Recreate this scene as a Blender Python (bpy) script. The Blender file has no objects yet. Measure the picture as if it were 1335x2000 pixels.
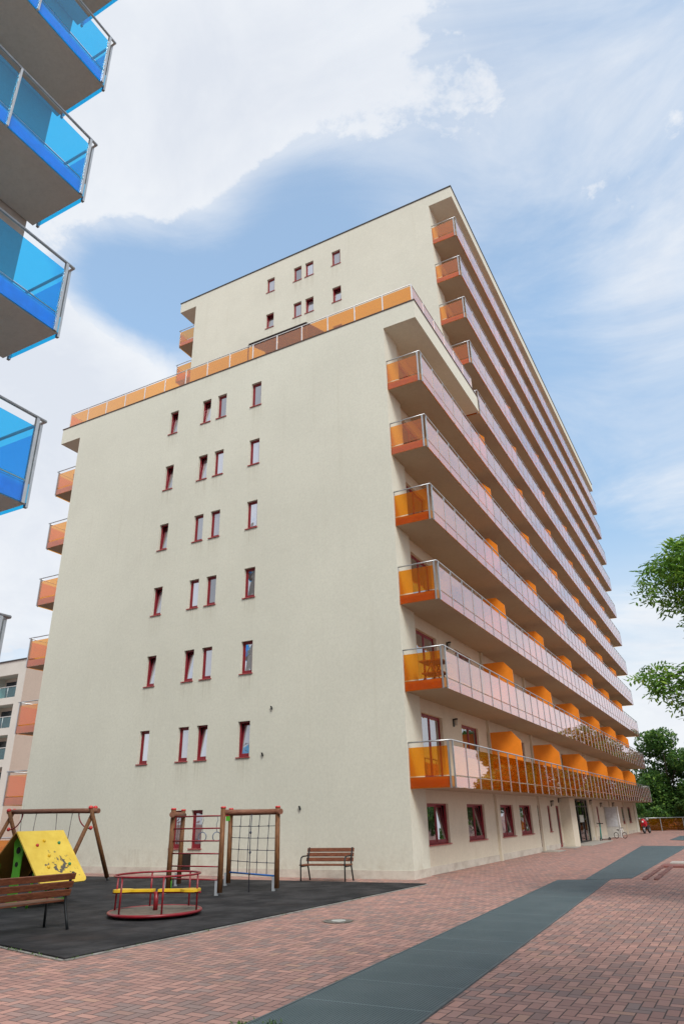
import bpy, bmesh, math, random
from mathutils import Vector, Matrix
random.seed(7)
R = math.radians
scene = bpy.context.scene
COL = scene.collection

# ------------------------------------------------------------------ camera
cam_d = bpy.data.cameras.new('camera'); cam_d.sensor_width = 36; cam_d.sensor_fit = 'AUTO'
cam_d.lens = 1331.9 / 2000 * 36; cam_d.clip_end = 5000; cam_d.clip_start = 0.05
cam = bpy.data.objects.new('camera', cam_d); COL.objects.link(cam)
rt = Vector((0.87915978, 0.47609538, -0.02027955)); up = Vector((0.21145372, -0.35162647, 0.91194635)); fw = Vector((-0.42704262, 0.80603474, 0.40980799))
m = Matrix((rt, up, -fw)).transposed().to_4x4(); m.translation = (8.8204, -20.6005, 1.6594)
cam.matrix_world = m
scene.camera = cam

# ------------------------------------------------------------------ sky and sun
SUN_EL, SUN_AZ = 46, 132         # azimuth clockwise from +Y: the sun stands behind the camera, veiled by cloud
world = bpy.data.worlds.new('World'); scene.world = world; world.use_nodes = True
wn, wl = world.node_tree.nodes, world.node_tree.links
wn.clear()
def wnode(t, **k):
    n = wn.new(t)
    for a, v in k.items(): setattr(n, a, v)
    return n
def wmath(op, a, b=None, c=None, clamp=False):
    n = wnode('ShaderNodeMath', operation=op, use_clamp=clamp)
    for i, v in enumerate((a, b, c)):
        if v is None: continue
        if isinstance(v, (int, float)): n.inputs[i].default_value = v
        else: wl.new(v, n.inputs[i])
    return n.outputs[0]
sky = wnode('ShaderNodeTexSky', sky_type='NISHITA', sun_disc=False, sun_elevation=R(SUN_EL), sun_rotation=R(SUN_AZ), air_density=1.0, dust_density=1.0, ozone_density=2.0)
tc = wnode('ShaderNodeTexCoord')
nrm = wnode('ShaderNodeVectorMath', operation='NORMALIZE'); wl.new(tc.outputs['Generated'], nrm.inputs[0])
sep = wnode('ShaderNodeSeparateXYZ'); wl.new(nrm.outputs[0], sep.inputs[0])
zz = wmath('ADD', wmath('MAXIMUM', sep.outputs[2], 0.0), 0.35)
comb = wnode('ShaderNodeCombineXYZ'); wl.new(wmath('DIVIDE', sep.outputs[0], zz), comb.inputs[0]); wl.new(wmath('DIVIDE', sep.outputs[1], zz), comb.inputs[1])
comb.inputs[2].default_value = 3.7
def wnoise(scale, detail, rough, dist=0.0, stretch=None):
    n = wnode('ShaderNodeTexNoise'); n.inputs['Scale'].default_value = scale; n.inputs['Detail'].default_value = detail
    n.inputs['Roughness'].default_value = rough; n.inputs['Distortion'].default_value = dist
    if stretch:
        mp = wnode('ShaderNodeMapping'); mp.inputs['Rotation'].default_value = (0, 0, R(stretch[0])); mp.inputs['Scale'].default_value = (stretch[1], 1, 1)
        wl.new(comb.outputs[0], mp.inputs[0]); wl.new(mp.outputs[0], n.inputs['Vector'])
    else: wl.new(comb.outputs[0], n.inputs['Vector'])
    return n.outputs['Fac']
# cloud banks: direction, angular radius, weight (negative = a hole of blue)
BANKS = [(-0.356, 0.389, 0.849, 0.164, 1.00), (-0.513, 0.413, 0.753, 0.128, 1.00), (-0.427, 0.476, 0.769, 0.087, 0.35), (-0.317, 0.476, 0.820, 0.093, 0.30),
    (-0.706, 0.487, 0.515, 0.123, 1.00), (-0.635, 0.549, 0.544, 0.079, 0.70), (-0.699, 0.422, 0.577, 0.069, 0.80), (-0.749, 0.541, 0.382, 0.125, 0.60),
    (-0.774, 0.575, 0.267, 0.098, 0.50), (-0.140, 0.534, 0.834, 0.171, 0.05), (-0.030, 0.672, 0.740, 0.177, 0.30), (0.064, 0.738, 0.672, 0.107, 0.05),
    (0.016, 0.841, 0.541, 0.138, 0.15), (-0.048, 0.923, 0.382, 0.045, 0.12), (-0.088, 0.920, 0.383, 0.039, 0.08), (-0.061, 0.986, 0.154, 0.100, 0.80),
    (0.007, 0.891, 0.453, 0.091, 0.20), (-0.438, 0.563, 0.701, 0.123, -0.75), (-0.336, 0.583, 0.740, 0.076, -0.40), (-0.576, 0.492, 0.653, 0.068, -0.50),
    (-0.568, 0.571, 0.593, 0.074, -0.40), (-0.105, 0.763, 0.637, 0.083, -0.50), (-0.096, 0.944, 0.317, 0.085, -0.40), (-0.099, 0.829, 0.551, 0.079, -0.20),
    (-0.373, 0.539, 0.755, 0.073, -0.40), (-0.538, 0.529, 0.656, 0.077, -0.50), (-0.598, 0.478, 0.643, 0.070, -0.60), (-0.658, 0.505, 0.559, 0.095, 0.50), (-0.627, 0.561, 0.540, 0.073, 0.40),
    (0.85, 0.35, 0.40, 0.55, 0.75), (0.3, -0.8, 0.5, 0.7, 0.8), (-0.2, -0.5, 0.85, 0.45, 0.5), (-0.9, -0.3, 0.4, 0.5, 0.6)]
acc = None
for (x, y, z, r, w) in BANKS:
    d = wnode('ShaderNodeVectorMath', operation='DISTANCE'); wl.new(nrm.outputs[0], d.inputs[0]); d.inputs[1].default_value = (x, y, z)
    q = wmath('DIVIDE', d.outputs['Value'], r * 1.25)
    g = wmath('MULTIPLY', wmath('EXPONENT', wmath('MULTIPLY', wmath('MULTIPLY', q, q), -1.0)), w)
    acc = g if acc is None else wmath('ADD', acc, g)
n1 = wnoise(2.6, 9, 0.60, 0.25); n2 = wnoise(9.0, 6, 0.65, 0.4); n3 = wnoise(2.4, 12, 0.64, 0.9, (35, 0.62)); n5 = wnoise(24.0, 5, 0.7, 0.3)
puff = wmath('ADD', wmath('ADD', wmath('MULTIPLY', wmath('SUBTRACT', n1, 0.5), 1.5), wmath('MULTIPLY', wmath('SUBTRACT', n2, 0.5), 0.8)), wmath('MULTIPLY', wmath('SUBTRACT', n5, 0.5), 0.35))
dens = wmath('ADD', acc, puff)
mr = wnode('ShaderNodeMapRange', interpolation_type='SMOOTHSTEP'); wl.new(dens, mr.inputs[0]); mr.inputs[1].default_value = 0.42; mr.inputs[2].default_value = 0.80
veil = wnode('ShaderNodeMapRange', interpolation_type='SMOOTHSTEP'); wl.new(wmath('ADD', n3, wmath('MULTIPLY', acc, 0.30)), veil.inputs[0]); veil.inputs[1].default_value = 0.36; veil.inputs[2].default_value = 0.84
mask = wmath('MAXIMUM', wmath('MULTIPLY', mr.outputs[0], 0.96), wmath('ADD', wmath('MULTIPLY', veil.outputs[0], 0.70), 0.28))
hz = wnode('ShaderNodeMapRange', interpolation_type='SMOOTHSTEP'); wl.new(sep.outputs[2], hz.inputs[0]); hz.inputs[1].default_value = 0.52; hz.inputs[2].default_value = -0.02; hz.inputs[3].default_value = 0.0; hz.inputs[4].default_value = 0.93
mask = wmath('MAXIMUM', mask, wmath('ADD', wmath('MULTIPLY', hz.outputs[0], 0.9), wmath('MULTIPLY', mask, 0.3), None, True))
shade = wnode('ShaderNodeMapRange'); n4 = wnoise(5.5, 8, 0.62, 0.5)
wl.new(wmath('ADD', dens, wmath('MULTIPLY', wmath('SUBTRACT', n4, 0.5), 3.8)), shade.inputs[0]); shade.inputs[1].default_value = 0.3; shade.inputs[2].default_value = 2.0
ccol = wnode('ShaderNodeMixRGB'); wl.new(shade.outputs[0], ccol.inputs[0]); ccol.inputs[1].default_value = (6.3, 6.5, 6.8, 1); ccol.inputs[2].default_value = (5.35, 5.65, 6.2, 1)
mix = wnode('ShaderNodeMixRGB'); wl.new(mask, mix.inputs[0]); wl.new(ccol.outputs[0], mix.inputs[2])
skyb = wnode('ShaderNodeMixRGB', blend_type='MULTIPLY'); skyb.inputs[0].default_value = 1; wl.new(sky.outputs[0], skyb.inputs[1]); tint = wnode('ShaderNodeMixRGB'); tz = wnode('ShaderNodeMapRange'); wl.new(sep.outputs[2], tz.inputs[0]); tz.inputs[1].default_value = 0.12; tz.inputs[2].default_value = 0.62; wl.new(tz.outputs[0], tint.inputs[0]); tint.inputs[1].default_value = (1.0, 1.08, 1.02, 1); tint.inputs[2].default_value = (1.16, 1.98, 2.08, 1); wl.new(tint.outputs[0], skyb.inputs[2])
wl.new(skyb.outputs[0], mix.inputs[1])
bg = wnode('ShaderNodeBackground'); wl.new(mix.outputs[0], bg.inputs[0]); bg.inputs[1].default_value = 0.10
wo = wnode('ShaderNodeOutputWorld'); wl.new(bg.outputs[0], wo.inputs[0])
sun_d = bpy.data.lights.new('sun', 'SUN'); sun_d.energy = 2.0; sun_d.angle = R(24); sun_d.color = (1.0, 0.96, 0.89)
sun = bpy.data.objects.new('sun', sun_d); COL.objects.link(sun)
sv = Vector((math.sin(R(SUN_AZ)) * math.cos(R(SUN_EL)), math.cos(R(SUN_AZ)) * math.cos(R(SUN_EL)), math.sin(R(SUN_EL))))
sun.rotation_euler = sv.to_track_quat('Z', 'Y').to_euler()
vs = scene.view_settings; vs.view_transform = 'Standard'; vs.look = 'None'; vs.exposure = 0.5; vs.gamma = 1.0
cy = scene.cycles; cy.max_bounces = 10; cy.transparent_max_bounces = 40; cy.diffuse_bounces = 4; cy.glossy_bounces = 4; cy.use_denoising = True

# ------------------------------------------------------------------ mesh helpers
class MB:
    def __init__(s): s.v = []; s.f = []; s.m = []; s.s = []
    def quad(s, a, b, c, d, mi=0, sm=False):
        i = len(s.v); s.v += [tuple(a), tuple(b), tuple(c), tuple(d)]; s.f.append((i, i+1, i+2, i+3)); s.m.append(mi); s.s.append(sm)
    def poly(s, pts, mi=0):
        i = len(s.v); s.v += [tuple(p) for p in pts]; s.f.append(tuple(range(i, i+len(pts)))); s.m.append(mi); s.s.append(False)
    def box(s, x0, x1, y0, y1, z0, z1, mi=0):
        i = len(s.v)
        s.v += [(x0,y0,z0),(x1,y0,z0),(x1,y1,z0),(x0,y1,z0),(x0,y0,z1),(x1,y0,z1),(x1,y1,z1),(x0,y1,z1)]
        for f in ((0,3,2,1),(4,5,6,7),(0,1,5,4),(1,2,6,5),(2,3,7,6),(3,0,4,7)): s.f.append(tuple(i+k for k in f)); s.m.append(mi); s.s.append(False)
    def obox(s, c, ax, ay, az, mi=0):          # box with half-axis vectors
        c, ax, ay, az = map(Vector, (c, ax, ay, az)); i = len(s.v)
        for k in ((-1,-1,-1),(1,-1,-1),(1,1,-1),(-1,1,-1),(-1,-1,1),(1,-1,1),(1,1,1),(-1,1,1)): s.v.append(tuple(c + ax*k[0] + ay*k[1] + az*k[2]))
        for f in ((0,3,2,1),(4,5,6,7),(0,1,5,4),(1,2,6,5),(2,3,7,6),(3,0,4,7)): s.f.append(tuple(i+k for k in f)); s.m.append(mi); s.s.append(False)
    def tube(s, pts, r, n=10, mi=0, closed=False, cap=True):
        pts = [Vector(p) for p in pts]; rs = r if isinstance(r, (list, tuple)) else [r]*len(pts)
        i0 = len(s.v); N = len(pts); ref = None
        for k, p in enumerate(pts):
            if closed: t = pts[(k+1) % N] - pts[k-1]
            else: t = pts[min(k+1, N-1)] - pts[max(k-1, 0)]
            t.normalize()
            if ref is None: ref = Vector((0,0,1)) if abs(t.z) < 0.9 else Vector((1,0,0))
            a = t.cross(ref)
            if a.length < 1e-4: a = t.cross(Vector((0.3,1,0.2)))
            a.normalize(); b = t.cross(a); ref = b.cross(t) * -1 if False else ref
            for j in range(n):
                an = 2*math.pi*j/n; s.v.append(tuple(p + (a*math.cos(an) + b*math.sin(an))*rs[k]))
        for k in range(N if closed else N-1):
            k2 = (k+1) % N
            for j in range(n):
                j2 = (j+1) % n
                s.f.append((i0+k*n+j, i0+k2*n+j, i0+k2*n+j2, i0+k*n+j2)); s.m.append(mi); s.s.append(True)
        if cap and not closed:
            s.f.append(tuple(i0+j for j in range(n))); s.m.append(mi); s.s.append(False)
            s.f.append(tuple(i0+(N-1)*n+j for j in reversed(range(n)))); s.m.append(mi); s.s.append(False)
    def cyl(s, a, b, r, n=14, mi=0, r2=None): s.tube([a, b], [r, r if r2 is None else r2], n, mi)
    def ball(s, c, r, mi=0, sc=(1,1,1), n=10, k=6):
        i0 = len(s.v); c = Vector(c)
        for a in range(k+1):
            th = math.pi*a/k
            for j in range(n):
                ph = 2*math.pi*j/n
                s.v.append((c.x+r*sc[0]*math.sin(th)*math.cos(ph), c.y+r*sc[1]*math.sin(th)*math.sin(ph), c.z+r*sc[2]*math.cos(th)))
        for a in range(k):
            for j in range(n):
                s.f.append((i0+a*n+j, i0+(a+1)*n+j, i0+(a+1)*n+(j+1)%n, i0+a*n+(j+1)%n)); s.m.append(mi); s.s.append(True)
    def prism(s, pts, off, mi=0):               # flat outline swept along off
        off = Vector(off); a = [Vector(p) for p in pts]; b = [p+off for p in a]; n = len(a)
        s.poly(list(reversed(a)), mi); s.poly(b, mi)
        for i in range(n): s.quad(a[i], a[(i+1)%n], b[(i+1)%n], b[i], mi)
    def xf(s, M):
        s.v = [tuple(M @ Vector(p)) for p in s.v]; return s
    def mesh(s, name, mats):
        me = bpy.data.meshes.new(name); me.from_pydata(s.v, [], s.f)
        mats = mats if isinstance(mats, (list, tuple)) else [mats]
        for q in mats: me.materials.append(q)
        for p, mi, sm in zip(me.polygons, s.m, s.s): p.material_index = mi; p.use_smooth = sm
        me.update(); return me
    def build(s, name, mats, parent=None, bevel=0):
        o = bpy.data.objects.new(name, s.mesh(name, mats)); COL.objects.link(o)
        if parent: o.parent = parent
        if bevel:
            b = o.modifiers.new('bevel', 'BEVEL'); b.width = bevel; b.segments = 2; b.limit_method = 'ANGLE'
        return o
def tag(o, label=None, cat=None, group=None, kind=None):
    for k, v in (('label', label), ('category', cat), ('group', group), ('kind', kind)):
        if v: o[k] = v
    return o
def thing(name, label, cat, loc=(0,0,0), rz=0, group=None):
    o = bpy.data.objects.new(name, None); COL.objects.link(o); o.location = loc; o.rotation_euler = (0,0,rz); o.empty_display_size = 0.2
    return tag(o, label, cat, group)
def put(me, name, parent, loc=(0,0,0), rot=(0,0,0)):
    o = bpy.data.objects.new(name, me); COL.objects.link(o); o.parent = parent; o.location = loc; o.rotation_euler = rot; return o
def copy_tree(o, parent=None):
    c = o.copy(); COL.objects.link(c); c.parent = parent
    for ch in [q for q in bpy.data.objects if q.parent == o]: copy_tree(ch, c)
    return c

# ------------------------------------------------------------------ materials
class NT:
    def __init__(s, name):
        s.mat = bpy.data.materials.new(name); s.mat.use_nodes = True; s.n = s.mat.node_tree.nodes; s.l = s.mat.node_tree.links; s.n.clear()
        s.out = s.n.new('ShaderNodeOutputMaterial')
    def new(s, t, **k):
        n = s.n.new(t)
        for a, v in k.items(): setattr(n, a, v)
        return n
    def set(s, sock, v):
        if isinstance(v, bpy.types.NodeSocket): s.l.new(v, sock)
        else: sock.default_value = v
    def math(s, op, a, b=None, c=None, clamp=False):
        n = s.new('ShaderNodeMath', operation=op, use_clamp=clamp)
        for i, v in enumerate((a, b, c)):
            if v is not None: s.set(n.inputs[i], v)
        return n.outputs[0]
    def mix(s, f, a, b, mode='MIX'):
        n = s.new('ShaderNodeMixRGB', blend_type=mode); s.set(n.inputs[0], f); s.set(n.inputs[1], a if not isinstance(a, tuple) else (*a[:3], 1)); s.set(n.inputs[2], b if not isinstance(b, tuple) else (*b[:3], 1)); return n.outputs[0]
    def coord(s, k='Object'): return s.new('ShaderNodeTexCoord').outputs[k]
    def noise(s, sc, det=4, ro=0.55, vec=None, col=False, scale3=None, dist=0):
        n = s.new('ShaderNodeTexNoise'); n.inputs['Scale'].default_value = sc; n.inputs['Detail'].default_value = det; n.inputs['Roughness'].default_value = ro; n.inputs['Distortion'].default_value = dist
        v = vec if vec is not None else s.coord()
        if scale3:
            mp = s.new('ShaderNodeMapping'); mp.inputs['Scale'].default_value = scale3; s.l.new(v, mp.inputs[0]); v = mp.outputs[0]
        s.l.new(v, n.inputs['Vector']); return n.outputs['Color' if col else 'Fac']
    def ramp(s, f, a, b, lo=0.0, hi=1.0):
        n = s.new('ShaderNodeMapRange', interpolation_type='SMOOTHSTEP'); s.set(n.inputs[0], f); n.inputs[1].default_value = a; n.inputs[2].default_value = b; n.inputs[3].default_value = lo; n.inputs[4].default_value = hi; return n.outputs[0]
    def bump(s, h, dist=0.01, strength=1.0):
        n = s.new('ShaderNodeBump'); n.inputs['Distance'].default_value = dist; n.inputs['Strength'].default_value = strength; s.set(n.inputs['Height'], h); return n.outputs[0]
    def bsdf(s, col, rough=0.6, metal=0.0, spec=0.5, normal=None, **k):
        n = s.new('ShaderNodeBsdfPrincipled'); s.set(n.inputs['Base Color'], (*col[:3], 1) if isinstance(col, tuple) else col); s.set(n.inputs['Roughness'], rough); s.set(n.inputs['Metallic'], metal)
        n.inputs['Specular IOR Level'].default_value = spec
        if normal is not None: s.l.new(normal, n.inputs['Normal'])
        for a, v in k.items(): s.set(n.inputs[a], v)
        return n.outputs[0]
    def done(s, sh): s.l.new(sh, s.out.inputs[0]); return s.mat

def plain(name, col, rough=0.6, metal=0.0, spec=0.5, var=0.12, sc=6.0, bump=0.0):
    t = NT(name); f = t.noise(sc, 4, 0.6)
    c = t.mix(t.ramp(f, 0.3, 0.75), tuple(x*(1-var) for x in col), tuple(min(1, x*(1+var)) for x in col))
    nb = t.bump(t.noise(sc*8, 3, 0.6), bump) if bump else None
    return t.done(t.bsdf(c, rough, metal, spec, nb))

def plaster(name, col, stains=True, strength=1.0, drips=None):
    t = NT(name); co = t.coord()
    big = t.noise(0.22, 5, 0.6, co); mid = t.noise(1.6, 6, 0.65, co); fine = t.noise(34, 4, 0.7, co)
    c = t.mix(t.ramp(big, 0.3, 0.7), tuple(x*0.95 for x in col), tuple(x*1.04 for x in col))
    c = t.mix(t.math('MULTIPLY', t.ramp(mid, 0.45, 0.8), 0.35*strength), c, tuple(x*0.84 for x in (col[0], col[1]*0.99, col[2]*0.97)))
    c = t.mix(t.ramp(fine, 0.35, 0.75, 0, 0.22), c, tuple(x*0.78 for x in col))
    gr = t.noise(11, 3, 0.75, co); c = t.mix(t.ramp(gr, 0.40, 0.70, 0, 0.30), c, tuple(x*0.74 for x in col)); gr2 = t.noise(6, 4, 0.7, co); c = t.mix(t.ramp(gr2, 0.50, 0.72, 0, 0.30), c, tuple(min(1, x*1.14) for x in col))
    if stains:
        st = t.noise(1.0, 6, 0.7, co, scale3=(2.6, 2.6, 0.10))
        c = t.mix(t.ramp(st, 0.54, 0.80, 0, 0.30*strength), c, (col[0]*0.62, col[1]*0.57, col[2]*0.48))
    if drips:                                    # grime run down from under each sill, mud splashes along the foot
        sp = t.new('ShaderNodeSeparateXYZ'); t.l.new(co, sp.inputs[0]); X, Z = sp.outputs[0], sp.outputs[2]
        hit = None
        for xc in drips:
            h_ = t.ramp(t.math('ABSOLUTE', t.math('SUBTRACT', X, xc)), 0.42, 0.16); hit = h_ if hit is None else t.math('MAXIMUM', hit, h_)
        below = t.math('MULTIPLY', t.math('FRACT', t.math('DIVIDE', t.math('SUBTRACT', 0.79+29.0, Z), 2.9)), 2.9)
        run = t.noise(1.0, 4, 0.7, co, scale3=(13, 13, 0.35))
        k_ = t.math('MULTIPLY', t.math('MULTIPLY', hit, t.ramp(below, 1.15, 0.0)), t.ramp(run, 0.40, 0.68))
        c = t.mix(t.math('MULTIPLY', k_, 0.42), c, (col[0]*0.58, col[1]*0.54, col[2]*0.48))
        foot = t.math('MULTIPLY', t.ramp(Z, 1.25, 0.1), t.ramp(t.noise(2.6, 6, 0.7, co), 0.40, 0.72))
        c = t.mix(t.math('MULTIPLY', foot, 0.34), c, (col[0]*0.55, col[1]*0.47, col[2]*0.40))
    return t.done(t.bsdf(c, 0.9, 0, 0.2, t.bump(t.noise(70, 3, 0.7, co), 0.006, 0.8)))

WALL = (0.67, 0.667, 0.572)
M_wall = plaster('cream_plaster', WALL, True, 0.6, (-10.95, -8.99, -8.11, -6.22))
M_fac = plaster('cream_facade_plaster', (0.66, 0.60, 0.485))
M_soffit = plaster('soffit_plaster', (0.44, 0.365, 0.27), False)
def plinth_mat():
    t = NT('plinth_plaster'); co = t.coord()
    st = t.noise(1.3, 7, 0.7, co, scale3=(1, 1, 1.6)); c = t.mix(t.ramp(st, 0.35, 0.75), (0.62, 0.575, 0.50), (0.44, 0.39, 0.33))
    return t.done(t.bsdf(c, 0.9, 0, 0.2, t.bump(t.noise(60, 3, 0.7, co), 0.005)))
M_plinth = plinth_mat()
M_palewall = plaster('pale_plaster', (0.62, 0.60, 0.55), False)
M_beigewall = plaster('beige_plaster', (0.58, 0.49, 0.42), False)
M_bluebld = plaster('grey_plaster', (0.5, 0.48, 0.44), False)
M_graysoff = plaster('grey_soffit_plaster', (0.50, 0.49, 0.45), False)
M_cap = plain('dark_metal_capping', (0.06, 0.06, 0.06), 0.5, 0.3)
M_red = plain('red_window_frame', (0.23, 0.012, 0.022), 0.45, var=0.15)
M_sill = plain('red_metal_sill', (0.36, 0.06, 0.06), 0.4, var=0.15)
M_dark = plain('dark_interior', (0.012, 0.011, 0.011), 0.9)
M_steel = plain('brushed_steel', (0.55, 0.56, 0.57), 0.38, 0.85, var=0.1)
M_alu = plain('pale_aluminium', (0.70, 0.70, 0.70), 0.45, 0.3, var=0.08)
M_rail = plain('steel_handrail', (0.48, 0.49, 0.50), 0.35, 0.8, var=0.1)
M_orange = plain('orange_panel', (0.85, 0.255, 0.015), 0.45, var=0.10, sc=1.5)
M_orfascia = plain('orange_fascia', (0.45, 0.20, 0.06), 0.55, var=0.15, sc=2.0)
M_blufascia = plain('blue_fascia', (0.14, 0.52, 0.82), 0.5, var=0.1)
def glass(name, T, f0=0.05, refl=(1,1,1), k=5.0, gain=1.0, film=None, fa=0.3):
    t = NT(name); g = t.new('ShaderNodeNewGeometry')
    dp = t.new('ShaderNodeVectorMath', operation='DOT_PRODUCT'); t.l.new(g.outputs['Normal'], dp.inputs[0]); t.l.new(g.outputs['Incoming'], dp.inputs[1])
    c = t.math('ABSOLUTE', dp.outputs['Value'])
    F = t.math('ADD', f0, t.math('MULTIPLY', gain*(1-f0), t.math('POWER', t.math('SUBTRACT', 1.0, c, clamp=True), k)), clamp=True)
    tr = t.new('ShaderNodeBsdfTransparent'); tr.inputs[0].default_value = (*T, 1)
    gl = t.new('ShaderNodeBsdfGlossy'); gl.inputs['Color'].default_value = (*refl, 1); gl.inputs['Roughness'].default_value = 0.02
    base = tr.outputs[0]
    if film:                                     # the coloured interlayer scatters a little light
        tl = t.new('ShaderNodeBsdfTranslucent'); tl.inputs[0].default_value = (*film, 1); df = t.new('ShaderNodeBsdfDiffuse'); df.inputs[0].default_value = (*film, 1)
        m1 = t.new('ShaderNodeMixShader'); m1.inputs[0].default_value = 0.5; t.l.new(tl.outputs[0], m1.inputs[1]); t.l.new(df.outputs[0], m1.inputs[2])
        m2 = t.new('ShaderNodeMixShader'); m2.inputs[0].default_value = fa; t.l.new(base, m2.inputs[1]); t.l.new(m1.outputs[0], m2.inputs[2]); base = m2.outputs[0]
    mx = t.new('ShaderNodeMixShader'); t.l.new(F, mx.inputs[0]); t.l.new(base, mx.inputs[1]); t.l.new(gl.outputs[0], mx.inputs[2])
    return t.done(mx.outputs[0])
M_oglass = glass('orange_glass', (1.0, 0.675, 0.18), 0.04, (0.97, 0.93, 1.0), 2.45, 1.0, (1.0, 0.33, 0.005), 0.13)
M_bglass = glass('blue_glass', (0.20, 0.77, 1.0), 0.05, (0.95, 0.98, 1), 5.0, 1.0, (0.0, 0.40, 0.9), 0.08)
M_tglass = glass('teal_glass', (0.55, 0.85, 0.88), 0.08)
M_aglass = glass('amber_glass', (0.86, 0.50, 0.13), 0.05, (1,0.9,0.8), 5.0, 1.0, (0.60, 0.26, 0.02), 0.10)
M_cglass = glass('clear_dark_glass', (0.45, 0.5, 0.5), 0.08)
def pane(name, refl=0.6, dark=(0.02, 0.02, 0.024), light=(0.42, 0.42, 0.44), vr=0.0):
    t = NT(name); oi = t.new('ShaderNodeObjectInfo'); 
    sel = t.ramp(oi.outputs['Random'], 0.45, 0.55)
    fold = t.noise(1.0, 3, 0.5, None, scale3=(22, 22, 0.3))
    cur = t.mix(t.ramp(fold, 0.3, 0.7), tuple(x*0.75 for x in light), light)
    c = t.mix(sel, dark, cur)
    d = t.new('ShaderNodeBsdfDiffuse'); t.l.new(c, d.inputs[0])
    g = t.new('ShaderNodeBsdfGlossy'); g.inputs['Roughness'].default_value = 0.015; g.inputs['Color'].default_value = (0.95, 0.95, 1.0, 1)
    nb = t.bump(t.noise(1.3, 2, 0.5), 0.012, 0.6); t.l.new(nb, g.inputs['Normal'])
    r2 = t.math('FRACT', t.math('MULTIPLY', oi.outputs['Random'], 7.31)); mx = t.new('ShaderNodeMixShader'); t.l.new(t.math('ADD', refl-0.5*vr, t.math('MULTIPLY', r2, vr)), mx.inputs[0]); t.l.new(d.outputs[0], mx.inputs[1]); t.l.new(g.outputs[0], mx.inputs[2])
    return t.done(mx.outputs[0])
M_pane = pane('window_glass', 0.48, (0.012,0.012,0.015), (0.22,0.22,0.25), 0.44)
M_gpane = pane('ground_window_glass', 0.55, (0.010,0.012,0.010), (0.05,0.055,0.05))
M_dpane = pane('balcony_door_glass', 0.42, light=(0.2, 0.19, 0.18))
def wood(name, a, b, rough=0.6, sc3=(1, 1, 1)):
    t = NT(name); co = t.coord(); f = t.noise(7, 6, 0.65, co, scale3=sc3, dist=0.6)
    c = t.mix(t.ramp(f, 0.3, 0.72), a, b)
    return t.done(t.bsdf(c, rough, 0, 0.35, t.bump(f, 0.003)))
M_log = wood('brown_log_wood', (0.11, 0.045, 0.018), (0.24, 0.105, 0.04), 0.65, (4, 4, 0.7))
M_logr = wood('reddish_log_wood', (0.14, 0.05, 0.03), (0.26, 0.12, 0.07), 0.65, (0.8, 0.8, 6))
M_slat = wood('varnished_bench_slat', (0.10, 0.03, 0.014), (0.22, 0.075, 0.035), 0.5, (1, 6, 6))
M_iron = plain('black_cast_iron', (0.012, 0.014, 0.016), 0.45, 0.3)
M_redm = plain('red_painted_metal', (0.23, 0.010, 0.018), 0.35, var=0.2)
M_redcap = plain('red_plastic_cap', (0.60, 0.04, 0.04), 0.4)
M_green = plain('green_plastic', (0.10, 0.42, 0.03), 0.45)
M_greend = plain('green_hold_plastic', (0.02, 0.22, 0.10), 0.45)
M_yelp = plain('yellow_plastic', (0.75, 0.47, 0.02), 0.4)
M_galv = plain('galvanised_foot', (0.40, 0.42, 0.45), 0.4, 0.6)
M_rope = plain('dark_rope', (0.05, 0.055, 0.08), 0.8)
M_chain = plain('chain_metal', (0.16, 0.15, 0.14), 0.4, 0.7)
M_bluer = plain('blue_rope_bar', (0.01, 0.12, 0.42), 0.5)
M_black = plain('black_rubber', (0.012, 0.012, 0.013), 0.6)
M_white = plain('white_paint', (0.72, 0.72, 0.72), 0.5)
M_deck = plain('worn_grey_deck', (0.14, 0.115, 0.09), 0.7, var=0.3, sc=9)
def yellow_panel():
    t = NT('chipped_yellow_panel'); co = t.coord()
    ctr = t.new('ShaderNodeVectorMath', operation='DISTANCE'); t.l.new(co, ctr.inputs[0]); ctr.inputs[1].default_value = (0.98, 0.76, 0.0)
    near = t.ramp(ctr.outputs['Value'], 0.60, 0.05)
    chips = t.ramp(t.math('ADD', t.noise(9, 5, 0.62, co), t.math('MULTIPLY', near, 0.215)), 0.70, 0.72)
    c = t.mix(t.ramp(t.noise(3, 4, 0.6, co), 0.3, 0.7), (0.70, 0.48, 0.06), (0.80, 0.58, 0.09))
    c = t.mix(chips, c, (0.10, 0.085, 0.07))
    return t.done(t.bsdf(c, 0.5, 0, 0.4))
M_ypanel = yellow_panel()

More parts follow.
